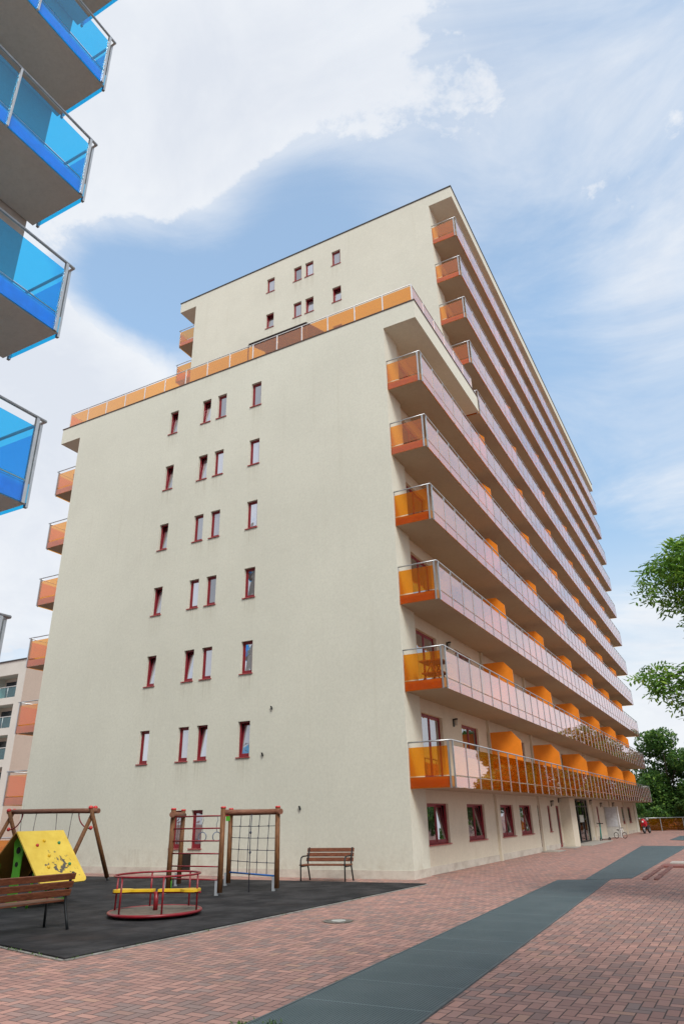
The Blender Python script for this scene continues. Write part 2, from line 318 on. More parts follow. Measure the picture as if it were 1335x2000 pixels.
def paving():
    t = NT('herringbone_brick_paving'); co = t.coord(); mp = t.new('ShaderNodeMapping'); mp.inputs['Scale'].default_value = (1/0.118, 1/0.118, 1); mp.inputs['Rotation'].default_value = (0, 0, R(1.0)); t.l.new(co, mp.inputs[0])
    sp = t.new('ShaderNodeSeparateXYZ'); t.l.new(mp.outputs[0], sp.inputs[0]); x, y = sp.outputs[0], sp.outputs[1]
    i, j = t.math('FLOOR', x), t.math('FLOOR', y); fx, fy = t.math('SUBTRACT', x, i), t.math('SUBTRACT', y, j)
    k = t.math('FLOORED_MODULO', t.math('SUBTRACT', i, j), 4.0)
    isv = t.math('GREATER_THAN', k, 1.5); k1 = t.math('SUBTRACT', k, t.math('MULTIPLY', isv, 2.0))       # 0/1 within the brick
    ox = t.math('SUBTRACT', i, t.math('MULTIPLY', k1, t.math('SUBTRACT', 1.0, isv))); oy = t.math('ADD', j, t.math('MULTIPLY', k1, isv))
    cid = t.new('ShaderNodeCombineXYZ'); t.l.new(ox, cid.inputs[0]); t.l.new(oy, cid.inputs[1]); t.l.new(isv, cid.inputs[2])
    wn_ = t.new('ShaderNodeTexWhiteNoise', noise_dimensions='3D'); t.l.new(cid.outputs[0], wn_.inputs['Vector']); rnd = wn_.outputs['Value']
    ifx, ify = t.math('SUBTRACT', 1.0, fx), t.math('SUBTRACT', 1.0, fy)
    pick = lambda f, a, b: t.math('ADD', t.math('MULTIPLY', f, b), t.math('MULTIPLY', t.math('SUBTRACT', 1.0, f), a))
    dh = t.math('MINIMUM', t.math('MINIMUM', fy, ify), pick(k1, fx, ifx))
    dv = t.math('MINIMUM', t.math('MINIMUM', fx, ifx), pick(k1, ify, fy))
    d = pick(isv, dh, dv)
    c = t.mix(t.ramp(rnd, 0.0, 0.62), (0.53, 0.285, 0.23), (0.455, 0.262, 0.218))
    c = t.mix(t.ramp(rnd, 0.60, 0.70), c, (0.30, 0.215, 0.195)); c = t.mix(t.ramp(rnd, 0.92, 0.95), c, (0.48, 0.28, 0.21))
    wn2 = t.new('ShaderNodeTexWhiteNoise', noise_dimensions='3D'); ad = t.new('ShaderNodeVectorMath', operation='ADD'); t.l.new(cid.outputs[0], ad.inputs[0]); ad.inputs[1].default_value = (13.1, 7.7, 2.3); t.l.new(ad.outputs[0], wn2.inputs['Vector'])
    c = t.mix(t.ramp(wn2.outputs['Value'], 0, 1, 0.0, 0.55), c, (0.25, 0.14, 0.125))
    c = t.mix(t.ramp(t.noise(60, 3, 0.6, co), 0.3, 0.8, 0, 0.3), c, (0.24, 0.165, 0.14))
    big = t.noise(0.35, 5, 0.62, co); c = t.mix(t.ramp(big, 0.42, 0.75, 0, 0.35), c, (0.24, 0.175, 0.15))
    fine = t.noise(2.2, 5, 0.6, co); c = t.mix(t.ramp(fine, 0.5, 0.8, 0, 0.25), c, (0.50, 0.31, 0.26))
    mort = t.ramp(d, 0.025, 0.075); c = t.mix(mort, (0.095, 0.068, 0.06), c)
    return t.done(t.bsdf(c, 0.8, 0, 0.3, t.bump(mort, 0.006, 0.7)))
M_pave = paving()
def grating():
    t = NT('steel_grating'); co = t.coord(); sp = t.new('ShaderNodeSeparateXYZ'); t.l.new(co, sp.inputs[0])
    def bars(v, pitch, w):
        a = t.math('FRACT', t.math('DIVIDE', v, pitch)); return t.math('LESS_THAN', t.math('ABSOLUTE', t.math('SUBTRACT', a, 0.5)), w)
    b = t.math('MAXIMUM', bars(sp.outputs[1], 0.033, 0.20), bars(sp.outputs[0], 0.033, 0.13)); seam = bars(sp.outputs[1], 1.0, 0.012)
    st = t.mix(t.ramp(t.noise(1.2, 4, 0.6, co), 0.3, 0.7), (0.110, 0.166, 0.178), (0.148, 0.205, 0.216)); st = t.mix(seam, st, (0.13, 0.18, 0.19))
    c = t.mix(t.math('MAXIMUM', b, seam), (0.022, 0.032, 0.038), st)
    return t.done(t.bsdf(c, 0.62, 0.15, 0.35, t.bump(b, 0.012, 0.6)))
M_grate = grating()
def rubber():
    t = NT('black_rubber_tiles'); co = t.coord(); sp = t.new('ShaderNodeSeparateXYZ'); t.l.new(co, sp.inputs[0])
    def seam(v):
        a = t.math('FRACT', t.math('DIVIDE', v, 0.5)); return t.math('LESS_THAN', t.math('ABSOLUTE', t.math('SUBTRACT', a, 0.5)), 0.014)
    s_ = t.math('MAXIMUM', seam(sp.outputs[0]), seam(sp.outputs[1]))
    c = t.mix(t.ramp(t.noise(1.1, 6, 0.65, co), 0.35, 0.7), (0.012, 0.0118, 0.014), (0.050, 0.048, 0.050))
    c = t.mix(t.ramp(t.noise(0.5, 5, 0.6, co), 0.52, 0.72, 0, 0.5), c, (0.050, 0.036, 0.032)); c = t.mix(s_, c, (0.009, 0.009, 0.01))
    return t.done(t.bsdf(c, 0.85, 0, 0.25, t.bump(t.noise(160, 2, 0.6, co), 0.006)))
M_mat = rubber()
def leaf_mat(name, a, b, c_):
    t = NT(name); g = t.new('ShaderNodeNewGeometry'); r = g.outputs['Random Per Island']
    col = t.mix(t.ramp(r, 0, 0.6), a, b); col = t.mix(t.ramp(r, 0.72, 1.0), col, c_)
    big = t.noise(0.9, 3, 0.6); col = t.mix(t.ramp(big, 0.35, 0.7, 0, 0.5), col, a)
    p = t.bsdf(col, 0.5, 0, 0.35); tl = t.new('ShaderNodeBsdfTranslucent'); t.l.new(col, tl.inputs[0])
    mx = t.new('ShaderNodeMixShader'); mx.inputs[0].default_value = 0.45; t.l.new(p, mx.inputs[1]); t.l.new(tl.outputs[0], mx.inputs[2]); return t.done(mx.outputs[0])
M_leafn = leaf_mat('ash_leaves', (0.085, 0.20, 0.035), (0.21, 0.40, 0.06), (0.40, 0.58, 0.08))
M_leafd = leaf_mat('dark_leaves', (0.048, 0.118, 0.032), (0.12, 0.245, 0.055), (0.27, 0.43, 0.08))
M_leafl = leaf_mat('bright_leaves', (0.045, 0.10, 0.02), (0.085, 0.16, 0.03), (0.13, 0.20, 0.05))
M_bark = plain('bark', (0.075, 0.055, 0.04), 0.9, var=0.4, sc=5, bump=0.02)
M_grass = plain('weed_green', (0.06, 0.12, 0.02), 0.7, var=0.4, sc=9)

# ------------------------------------------------------------------ ground
g = MB(); g.quad((-900,-900,0),(900,-900,0),(900,900,0),(-900,900,0)); tag(g.build('ground', M_pave), kind='structure')
g = MB(); g.prism([(-24,-12.0,0.004),(-1.6,-12.43,0.004),(0.40,-12.9,0.004),(0.92,-1.36,0.004),(-24,-1.75,0.004)], (0,0,0.028))
tag(g.build('playground_surface', M_mat), kind='structure')
g = MB(); g.prism([(0.41,-12.93,0.002),(0.46,-12.93,0.002),(0.98,-1.36,0.002),(0.93,-1.36,0.002)], (0,0,0.014)); g.prism([(-1.6,-12.50,0.002),(0.40,-12.97,0.002),(0.40,-12.92,0.002),(-1.6,-12.45,0.002)], (0,0,0.014)); tag(g.build('playground_kerb', plain('grey_kerb', (0.26,0.25,0.23), 0.85, var=0.3)), kind='structure')
def grate(name, pts, label):
    g = MB(); g.prism([(x, y, 0.003) for x, y in pts], (0,0,0.009)); o = g.build(name, M_grate)
    fr = MB(); n = len(pts)
    for i in range(n):
        a, b = Vector((*pts[i], 0)), Vector((*pts[(i+1)%n], 0)); t_ = (b-a).normalized(); nn = Vector((t_.y, -t_.x, 0))
        fr.obox((a+b)/2 + nn*0.012 + Vector((0,0,0.009)), (b-a)/2, nn*0.011, (0,0,0.008))
    fr.build('edge_frame', plain('grate_frame', (0.12,0.15,0.16), 0.6, 0.3), o)
    return tag(o, label, 'grating', 'steel gratings in the paving')
grate('drain_grating', [(4.62,-16.5),(6.02,-16.4),(5.19,1.26),(3.95,0.64)], 'longest steel drain grating running from the foreground to the side of the block')
grate('drain_grating', [(4.62,0.84),(5.68,1.75),(5.85,21.9),(3.60,22.3)], 'middle steel drain grating set further back beside the rows of loose pavers')
grate('drain_grating', [(4.25,31.2),(5.9,29.0),(5.9,38.0),(4.3,39.0)], 'smallest and farthest steel drain grating at the edge near the amber fence')
g = MB(); g.box(6.05,9.5,6.05,7.1,0.002,0.06); g.box(6.25,9.4,6.9,7.8,0.002,0.10,1)
tag(g.build('paving_kerb', [plain('red_kerb', (0.25,0.10,0.085), 0.8), plain('pale_kerb', (0.45,0.42,0.38), 0.8)]), kind='structure')
g = MB()
for k in range(26):
    for x in (6.02, 6.3):
        y = 1.3 + k*0.21; g.box(x+random.uniform(-.02,.02), x+0.10, y, y+0.19, 0.003, 0.035+random.uniform(0,.02))
tag(g.build('raised_paver_edge', plain('edge_paver', (0.24,0.115,0.10), 0.8, var=0.3)), kind='structure')
mh = MB(); mh.cyl((2.09,-8.39,0.003),(2.09,-8.39,0.012),0.26,28); mh_o = mh.build('manhole_cover', plain('worn_iron', (0.17,0.15,0.13), 0.7, 0.2, var=0.5, sc=14))
tag(mh_o, 'small round inspection cover set in the red paving beside the playground', 'manhole cover')
mi = MB(); mi.cyl((2.10,-8.39,0.013),(2.10,-8.39,0.02),0.13,20); mi.build('centre_plate', plain('pale_metal', (0.5,0.5,0.47), 0.5, 0.3), mh_o)

# ------------------------------------------------------------------ main building
H, Z1 = 2.9, 2.43
W, OV, S0, LEN = 17.27, 1.40, 7.73, 52.6
ZC0, ZC1, ZR0, ZR1 = 19.87, 20.73, 34.30, 35.08
def wall_holes(mb, o, u, v, n, Wd, Ht, holes, depth, mi=0):
    o, u, v, n = map(Vector, (o, u, v, n))
    us = sorted({0.0, Wd, *[h[0] for h in holes], *[h[1] for h in holes]}); vs_ = sorted({0.0, Ht, *[h[2] for h in holes], *[h[3] for h in holes]})
    P = lambda a, b, d=0: o + u*a + v*b - n*d
    for b0, b1 in zip(vs_, vs_[1:]):
        run = None
        for a0, a1 in zip(us, us[1:]):
            ins = any(h[0]-1e-6 <= a0 and a1 <= h[1]+1e-6 and h[2]-1e-6 <= b0 and b1 <= h[3]+1e-6 for h in holes)
            if ins:
                if run: mb.quad(P(run[0],b0), P(run[1],b0), P(run[1],b1), P(run[0],b1), mi); run = None
            else: run = (run[0] if run else a0, a1)
        if run: mb.quad(P(run[0],b0), P(run[1],b0), P(run[1],b1), P(run[0],b1), mi)
    for (a0, a1, b0, b1) in holes:
        mb.quad(P(a0,b0), P(a0,b1), P(a0,b1,depth), P(a0,b0,depth), mi); mb.quad(P(a1,b1), P(a1,b0), P(a1,b0,depth), P(a1,b1,depth), mi)
        mb.quad(P(a0,b1), P(a1,b1), P(a1,b1,depth), P(a0,b1,depth), mi); mb.quad(P(a1,b0), P(a0,b0), P(a0,b0,depth), P(a1,b0,depth), mi)
BLD = thing('apartment_building', 'tall cream apartment block with long rows of orange glass balconies', 'building')

# windows: local frame x = along wall, y = into the wall, z = up; origin at the lower outer corner of the opening
def win_meshes(w, h, tilt, two=False, sill=True, door=False, dp=0.13, fw_=0.055):
    f = MB(); y0 = dp - 0.01; y1 = dp + 0.06
    for (a, b, c, d) in ((0, fw_, 0, h), (w-fw_, w, 0, h), (fw_, w-fw_, 0, fw_), (fw_, w-fw_, h-fw_, h)): f.box(a, b, y0, y1, c, d)
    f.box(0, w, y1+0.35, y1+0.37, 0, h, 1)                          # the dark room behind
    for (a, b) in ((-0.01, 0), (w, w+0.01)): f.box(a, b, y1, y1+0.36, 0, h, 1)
    if two: f.box(w*0.5-0.035, w*0.5+0.035, y0, y1, fw_, h-fw_)
    fm = f.mesh('window_frame', [M_red, M_dark])
    s = MB(); p = MB(); sw = 0.05
    spans = [(fw_, w*0.5-0.035), (w*0.5+0.035, w-fw_)] if two else [(fw_, w-fw_)]
    for i, (a, b) in enumerate(spans):
        tt = tilt if (not two or i == 1) else 0
        T = Matrix.Translation((0, y0+0.012, fw_)) @ Matrix.Rotation(-tt, 4, 'X'); hh = h - 2*fw_
        q = MB()
        for (x0, x1, z0, z1) in ((a, a+sw, 0, hh), (b-sw, b, 0, hh), (a+sw, b-sw, 0, sw*1.5), (a+sw, b-sw, hh-sw, hh)): q.box(x0+.001, x1-.001 if x1 == b else x1, 0, 0.04, z0+.001, z1)
        q.xf(T); s.v, off = s.v + q.v, len(s.v); s.f += [tuple(i_+off for i_ in F_) for F_ in q.f]; s.m += q.m; s.s += q.s
        q = MB(); q.box(a+sw, b-sw, 0.012, 0.024, sw*1.5, hh-sw); q.xf(T); off = len(p.v); p.v += q.v; p.f += [tuple(i_+off for i_ in F_) for F_ in q.f]; p.m += q.m; p.s += q.s
    sm = s.mesh('sash', M_red); pm = p.mesh('pane', M_dpane if door else (M_gpane if two else M_pane))
    k = None
    if sill:
        k = MB(); k.box(-0.04, w+0.04, -0.045, dp-0.01, -0.03, 0.0); k = k.mesh('sill', M_sill)
    return fm, sm, pm, k
_cache = {}
def window(parent, org, udir, w, h, tilt=0.0, two=False, sill=True, door=False, name='window', dp=0.13):
    key = (round(w, 2), round(h, 2), tilt, two, sill, door, dp)
    if key not in _cache: _cache[key] = win_meshes(*key)
    fm, sm, pm, km = _cache[key]
    rz = math.atan2(udir[1], udir[0]); fo = put(fm, name, parent, org, (0, 0, rz))
    put(sm, 'sash', fo); put(pm, 'pane', fo)
    if km: put(km, 'sill', fo)
    return fo

# gable wall, lower block
COLS = [(-11.16, -10.67), (-9.24, -8.74), (-8.36, -7.86), (-6.49, -5.97)]
TILT = R(7)
tilted = {(1,3),(1,4),(2,1),(2,2),(3,1),(4,1),(5,1),(5,2),(6,1),(6,2),(9,0)}
holes = []; wins = []
for fl in range(0, 7):
    for ci, (a, b) in enumerate(COLS):
        if fl == 0 and ci in (0, 3): continue
        z = 0.82 + 2.9*fl - (0.03 if fl else 0)
        holes.append((a+W, b+W, z, z+1.21)); wins.append((fl, ci+1, a, b, z))
mb = MB(); wall_holes(mb, (-W, 0, 0), (1,0,0), (0,0,1), (0,-1,0), W, ZC0, holes, 0.14)
mb.quad((0,0,0),(0,1.3,0),(0,1.3,ZC0),(0,0,ZC0)); mb.quad((0,1.3,0),(-0.5,1.3,0),(-0.5,1.3,ZC0),(0,1.3,ZC0))
mb.quad((-W,1.3,0),(-W,0,0),(-W,0,ZC0),(-W,1.3,ZC0)); mb.quad((-W+0.5,1.3,0),(-W,1.3,0),(-W,1.3,ZC0),(-W+0.5,1.3,ZC0))
mb.build('gable_wall', M_wall, BLD)
for fl, ci, a, b, z in wins: window(BLD, (a, 0, z), (1,0), b-a, 1.21, TILT if (fl, ci) in tilted else 0.0)
# gable wall, upper block
holes = []; wins = []
UC = [(-11.34, -10.75), (-9.29, -8.71), (-8.43, -7.84), (-6.52, -5.92)]
ZU = ZC1 - 0.3
for fl in (7, 8, 9, 10):
    for ci, (a, b) in enumerate(UC):
        z = {7: 21.25, 8: 24.1, 9: 29.91, 10: 32.80}[fl] if fl != 8 else 27.0
        if fl == 7: z = 24.1
        holes.append((a+W, b+W, z-ZU, z-ZU+1.12)); wins.append((fl, ci+1, a, b, z))
mb = MB(); wall_holes(mb, (-W, S0, ZU), (1,0,0), (0,0,1), (0,-1,0), W, ZR0-ZU, holes, 0.14)
mb.quad((0,S0,ZU),(0,S0+1.3,ZU),(0,S0+1.3,ZR0),(0,S0,ZR0)); mb.quad((0,S0+1.3,ZU),(-0.5,S0+1.3,ZU),(-0.5,S0+1.3,ZR0),(0,S0+1.3,ZR0))
mb.quad((-W,S0+1.3,ZU),(-W,S0,ZU),(-W,S0,ZR0),(-W,S0+1.3,ZR0)); mb.quad((-W+0.5,S0+1.3,ZU),(-W,S0+1.3,ZU),(-W,S0+1.3,ZR0),(-W+0.5,S0+1.3,ZR0))
mb.build('upper_gable_wall', M_wall, BLD)
for fl, ci, a, b, z in wins: window(BLD, (a, S0, z), (1,0), b-a, 1.12, TILT if (fl, ci) in {(9,1),(9,3),(9,4)} else 0.0)
# balcony side facade (recessed behind the fins)
XF = -0.10
openings = []                     # (y0, y1, z0, z1, kind)
G = [(1.57,3.5,.84,2.05,'two'),(5.45,7.5,.84,2.05,'two'),(9.65,11.6,.84,2.05,'two'),(12.6,14.7,.84,2.05,'two'),(15.9,16.75,.03,2.05,'door'),(18.0,18.55,.84,2.05,'one'),(19.9,20.6,.03,2.05,'door'),
     (23.0,29.4,.03,2.46,'entrance'),(30.8,31.45,.84,2.05,'one'),(32.3,33.0,.84,2.05,'one'),(35.3,37.6,.03,2.05,'garage'),(43.8,45.4,.84,2.05,'one'),(47.5,49.1,.84,2.05,'one')]
openings += G
for fl in range(1, 12):
    zb = Z1 + 0.36 + (fl-1)*H; start = 0 if fl <= 6 else 1
    for k in range(7):
        if fl > 4 and k > 3: continue
        base = 1.0 + 7.2*k + (0.6 if k else 0.6)
        if k >= start and base+6.2 < LEN-1.5:
            openings.append((base, base+2.0, zb, zb+2.1, 'bdoor')); openings.append((base+4.05, base+6.05, zb+0.9, zb+2.1, 'bwin'))
mb = MB(); wall_holes(mb, (XF, 1.3, 0), (0,1,0), (0,0,1), (1,0,0), LEN-2.6, ZC0, [(a-1.3, b-1.3, c, d) for a, b, c, d, k in openings if d < ZC0], 0.16)
wall_holes(mb, (XF, S0+1.3, ZC0), (0,1,0), (0,0,1), (1,0,0), LEN-2.6-S0, ZR0-ZC0, [(a-1.3-S0, b-1.3-S0, c-ZC0, d-ZC0) for a, b, c, d, k in openings if c > ZC0], 0.16)
mb.build('facade_wall', M_fac, BLD)
for a, b, c, d, k in openings:
    if k in ('two', 'bwin'): window(BLD, (XF, a, c), (0,1), b-a, d-c, TILT if k == 'two' else 0.0, True, k == 'two', k == 'bwin', dp=0.09)
    elif k == 'one': window(BLD, (XF, a, c), (0,1), b-a, d-c, dp=0.06)
    elif k == 'bdoor': window(BLD, (XF, a, c), (0,1), b-a, d-c, 0.0, True, False, True, 'balcony_door')
    elif k == 'door': window(BLD, (XF, a, c), (0,1), b-a, d-c, 0.0, False, False, True, 'door', 0.05)
# body: rear and far walls, roofs
mb = MB()
mb.quad((-W,1.3,0),(-W,1.3,ZC0),(-W,LEN,ZC0),(-W,LEN,0)); mb.quad((-W,S0+1.3,ZC0),(-W,S0+1.3,ZR0),(-W,LEN,ZR0),(-W,LEN,ZC0))
mb.quad((XF,LEN,0),(-W,LEN,0),(-W,LEN,ZR0),(XF,LEN,ZR0))
mb.box(-0.5, 0, LEN-1.3, LEN+0.01, 0, ZR0)
mb.build('rear_wall', M_wall, BLD)
mb = MB(); mb.box(-W-OV, OV, 0.0, 8.06, ZC0, ZC1-0.004); mb.build('terrace_slab', M_wall, BLD)
mb = MB(); mb.box(-W-OV-.03, OV+.03, -0.03, 8.08, ZC1, ZC1+0.045); mb.build('terrace_capping', plain('brown_capping', (0.10,0.055,0.04), 0.6), BLD)
mb = MB(); mb.box(-W-OV, OV, S0, 53.05, ZR0, ZR1-0.004); mb.build('roof_slab', M_wall, BLD)
mb = MB(); mb.box(-W-OV-.04, OV+.04, S0-0.04, 53.09, ZR1, ZR1+0.07); mb.build('roof_capping', M_cap, BLD)
mb = MB()                                       # plinth band
mb.box(-W, 0.015, -0.015, 0.0, 0, 0.23); mb.box(0.0, 0.015, 0, 1.3, 0, 0.23); mb.build('plinth', M_plinth, BLD)
prev = 1.3
for a, b, c, d, k in G:
    if c < 0.1: mb = MB(); mb.box(XF, XF+0.015, prev, a, 0, 0.23); mb.build('plinth', M_plinth, BLD); prev = b
mb = MB(); mb.box(XF, XF+0.015, prev, LEN-1.3, 0, 0.23); mb.build('plinth', M_plinth, BLD)
for k in range(1, 7):                           # party wall ends showing on the facade
    y = 9.0 + 7.2*(k-1)
    if k == 3: continue
    mb = MB(); mb.box(XF-0.02, XF+0.10, y-0.11, y+0.11, 0, ZR0 if k > 1 else ZC0); mb.build('pilaster', M_fac, BLD)
mb = MB(); mb.box(XF-0.02, XF+0.55, 20.95, 22.4, 0, Z1); mb.build('entrance_pier', M_fac, BLD)
mb = MB()                                       # entrance: dark recessed porch with glazed doors
mb.box(XF-2.2, XF-2.15, 22.9, 29.5, 0, 2.5, 0)
for y in (23.0, 24.6, 26.2, 27.8, 29.3): mb.box(XF-0.18, XF-0.08, y, y+0.10, 0.03, 2.46, 1)
for z in (0.03, 2.0, 2.38): mb.box(XF-0.17, XF-0.09, 23.1, 29.3, z, z+0.08, 1)
mb.box(XF-2.2, XF-.2, 22.95, 23.0, 0, 2.5, 0); mb.box(XF-2.2, XF-.2, 29.4, 29.45, 0, 2.5, 0); mb.box(XF-2.2, XF-.2, 23.0, 29.4, 2.47, 2.52, 0)
ent = mb.build('entrance_door', [M_dark, plain('dark_grey_frame', (0.035,0.035,0.04), 0.4, 0.3)], BLD)
mb = MB(); mb.box(XF-0.135, XF-0.125, 23.1, 29.3, 0.11, 2.38); mb.build('glass', M_cglass, ent)
mb = MB(); mb.box(XF-0.07, XF-0.06, 26.4, 27.6, 1.15, 1.55); mb.build('notice', plain('paper_notice', (0.55,0.58,0.52), 0.8, var=0.3, sc=30), ent)
mb = MB(); mb.box(XF+0.02, XF+0.05, 22.6, 23.0, 0.95, 1.55); mb.build('intercom_panel', M_redm, ent)
mb = MB(); mb.box(XF, XF+1.1, 22.5, 30.0, 0.003, 0.05); mb.build('doorstep', plain('pale_concrete', (0.36,0.33,0.29), 0.85), ent)
for y0, y1 in ((15.6, 17.2), (19.6, 20.9)):
    mb = MB(); mb.box(XF, XF+0.8, y0, y1, 0.003, 0.045); mb.build('doorstep', plain('pale_concrete_step', (0.36,0.33,0.29), 0.85), BLD)
# garage opening with a louvred door leaf standing open
mb = MB(); mb.box(XF-1.2, XF-1.15, 35.2, 37.7, 0, 2.1); mb.build('garage_recess', M_dark, BLD)
mb = MB(); mb.box(XF, XF+0.92, 35.22, 35.27, 0.06, 2.03, 0)
for k in range(13): mb.obox((XF+0.45, 35.205, 0.78+k*0.095), (0.36,0,0), (0,0.006,0.012), (0,-0.004,0.036), 1)
mb.box(XF+0.90, XF+0.96, 35.18, 35.29, 0.04, 2.05, 2)
mb.build('louvred_door', [plain('pale_door_paint', (0.50,0.50,0.47), 0.5), plain('louvre_slats', (0.50,0.52,0.55), 0.5), M_white], BLD)
# wall lamps by the balcony doors and entrance
def lamp_mesh():
    q = MB(); q.box(0, 0.03, -0.05, 0.05, -0.14, 0.14, 0); q.cyl((0.11,0,-0.10),(0.11,0,0.10),0.055,12,1); q.cyl((0.11,0,0.10),(0.11,0,0.15),0.07,12,0); q.box(0.02,0.10,-0.02,0.02,0.10,0.13,0)
    return q.mesh('wall_lamp', [M_iron, plain('frosted_glass', (0.45,0.42,0.36), 0.4)])
lm = lamp_mesh()
for fl in (1, 2, 3): put(lm, 'wall_lamp', BLD, (XF, 4.75, Z1+0.36+2.05+(fl-1)*H))
for y, z in ((18.9, 2.15), (20.75, 2.35), (30.1, 2.3), (34.0, 2.15), (39.5, 2.2)): put(lm, 'wall_lamp', BLD, (XF if y != 20.75 else XF, y, z))

# balconies
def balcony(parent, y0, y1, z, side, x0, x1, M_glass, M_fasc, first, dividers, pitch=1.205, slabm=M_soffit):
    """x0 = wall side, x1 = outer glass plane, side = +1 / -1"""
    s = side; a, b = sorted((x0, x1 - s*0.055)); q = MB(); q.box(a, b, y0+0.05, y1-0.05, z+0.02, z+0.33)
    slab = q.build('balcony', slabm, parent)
    q = MB()
    xo0, xo1 = sorted((x1 - s*0.055 + s*0.002, x1 - s*0.045)); q.box(xo0, xo1, y0+0.042, y1-0.042, z+0.035, z+0.325)
    for y in (y0+0.042, y1-0.05): q.box(a+0.02, b, y, y+0.008, z+0.035, z+0.325)
    q.build('fascia', M_fasc, slab)
    r = MB(); n = max(2, round((y1-y0-0.25)/pitch)); ys = [y0+0.13 + (y1-y0-0.26)*i/n for i in range(n+1)]
    for i, y in enumerate(ys):
        w = 0.018 if 0 < i < n else 0.024
        xa, xb = sorted((x1 - s*0.03, x1 + s*0.012)); r.box(xa, xb, y-w, y+w, z-0.005, z+1.33)
    for yy in (y0, y1):
        for xx in (x0 + s*0.05, x1 - s*0.13):
            r.box(min(xx, xx+s*0.05), max(xx, xx+s*0.05), yy-0.02, yy+0.02, z-0.005, z+1.33)
    r.cyl((x1-s*0.01, y0-0.01, z+1.345), (x1-s*0.01, y1+0.01, z+1.345), 0.024, 8)
    for yy in (y0, y1): r.cyl((x0+s*0.02, yy, z+1.345), (x1, yy, z+1.345), 0.024, 8)
    for zz_ in (z+0.36,):                       # clips and the shadow gap rail behind the glass
        r.box(min(x1-s*0.04, x1-s*0.022), max(x1-s*0.04, x1-s*0.022), y0+0.1, y1-0.1, zz_-0.022, zz_-0.004)
    r.build('railing', M_rail, slab)
    gq = MB()
    for ya, yb in zip(ys, ys[1:]):
        for z0, z1 in ((z+0.005, z+0.315), (z+0.355, z+1.19)):
            g0, g1 = sorted((x1 - s*0.016, x1 - s*0.006)); gq.box(g0, g1, ya+0.024, yb-0.024, z0, z1)
    for yy in (y0, y1):
        for z0, z1 in ((z+0.005, z+0.315), (z+0.355, z+1.19)):
            ga, gb = sorted((x0 + s*0.11, x1 - s*0.14)); gq.box(ga, gb, yy-0.005, yy+0.005, z0, z1)
    gq.build('glass_panels', M_glass, slab)
    for yd in dividers:
        d = MB(); t_ = x1 - s*0.16
        d.prism([(x0, yd, z+0.40), (t_, yd, z+0.40), (t_, yd, z+2.02), (t_-s*0.36, yd, z+2.42), (x0, yd, z+2.42)] if s > 0 else [(x0, yd, z+2.42), (t_-s*0.36, yd, z+2.42), (t_, yd, z+2.02), (t_, yd, z+0.40), (x0, yd, z+0.40)], (0, 0.045, 0))
        d.build('divider', M_orange, slab)
    return slab
DIV = [9.0 + 7.2*k for k in range(6)]
for fl in range(1, 12):
    z = Z1 + (fl-1)*H
    ya = 0.10 if fl <= 6 else (8.12 if fl == 7 else 7.84)
    dv = [y for y in DIV if y > ya + 2]
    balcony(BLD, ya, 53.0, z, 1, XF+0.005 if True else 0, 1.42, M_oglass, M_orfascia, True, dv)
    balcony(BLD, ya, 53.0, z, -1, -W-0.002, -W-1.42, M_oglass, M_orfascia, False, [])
# fins close the near ends: the slabs start beside them, so the wall side is at X=0 there
# terrace railing
tr = MB(); gl = MB(); zt = ZC1 + 0.045
xs = [-18.6 + 1.3214*i for i in range(16)]
for i, x in enumerate(xs): tr.box(x-0.025, x+0.025, 0.27, 0.31, zt, zt+1.06)
for a, b in zip(xs, xs[1:]): gl.box(a+0.03, b-0.03, 0.285, 0.295, zt+0.03, zt+1.0)
tr.cyl((xs[0],0.29,zt+1.08),(xs[-1],0.29,zt+1.08),0.022,8)
for xe, sgn in ((xs[0], -1), (xs[-1], 1)):
    tr.cyl((xe,0.29,zt+1.08),(xe,7.9,zt+1.08),0.022,8); ys = [0.29+1.27*i for i in range(7)]
    for y in ys[1:]: tr.box(xe-0.02, xe+0.02, y-0.025, y+0.025, zt, zt+1.06)
    for a, b in zip(ys, ys[1:]): gl.box(xe-0.005, xe+0.005, a+0.03, b-0.03, zt+0.03, zt+1.0)
tro = tr.build('terrace_railing', M_alu, BLD); gl.build('glass_panels', M_oglass, tro)
aw = MB()
aw.obox((-5.9,2.8,23.33),(1.62,0,0),(0,1.8,0.67),(0,-0.012,0.03))
for x in (-7.6,-4.3):
    aw.cyl((x,1.1,20.8),(x,1.1,22.70),0.03,8); aw.cyl((x,4.4,20.8),(x,4.4,23.9),0.03,8)
aw.build('awning', plain('dark_awning_fabric', (0.035,0.022,0.022), 0.8), BLD)
# small vent stubs on the gable
for (x, z) in ((-5.05,5.27),(-5.39,3.74),(-3.87,2.01)):
    q = MB(); q.obox((x,-0.035,z),(0.022,0,-0.045),(0,0.034,0),(0.012,0,0.006)); q.ball((x+0.03,-0.05,z-0.05),0.028,0,(1,1,1.2),8,5); q.build('cable_stub', M_iron, BLD)

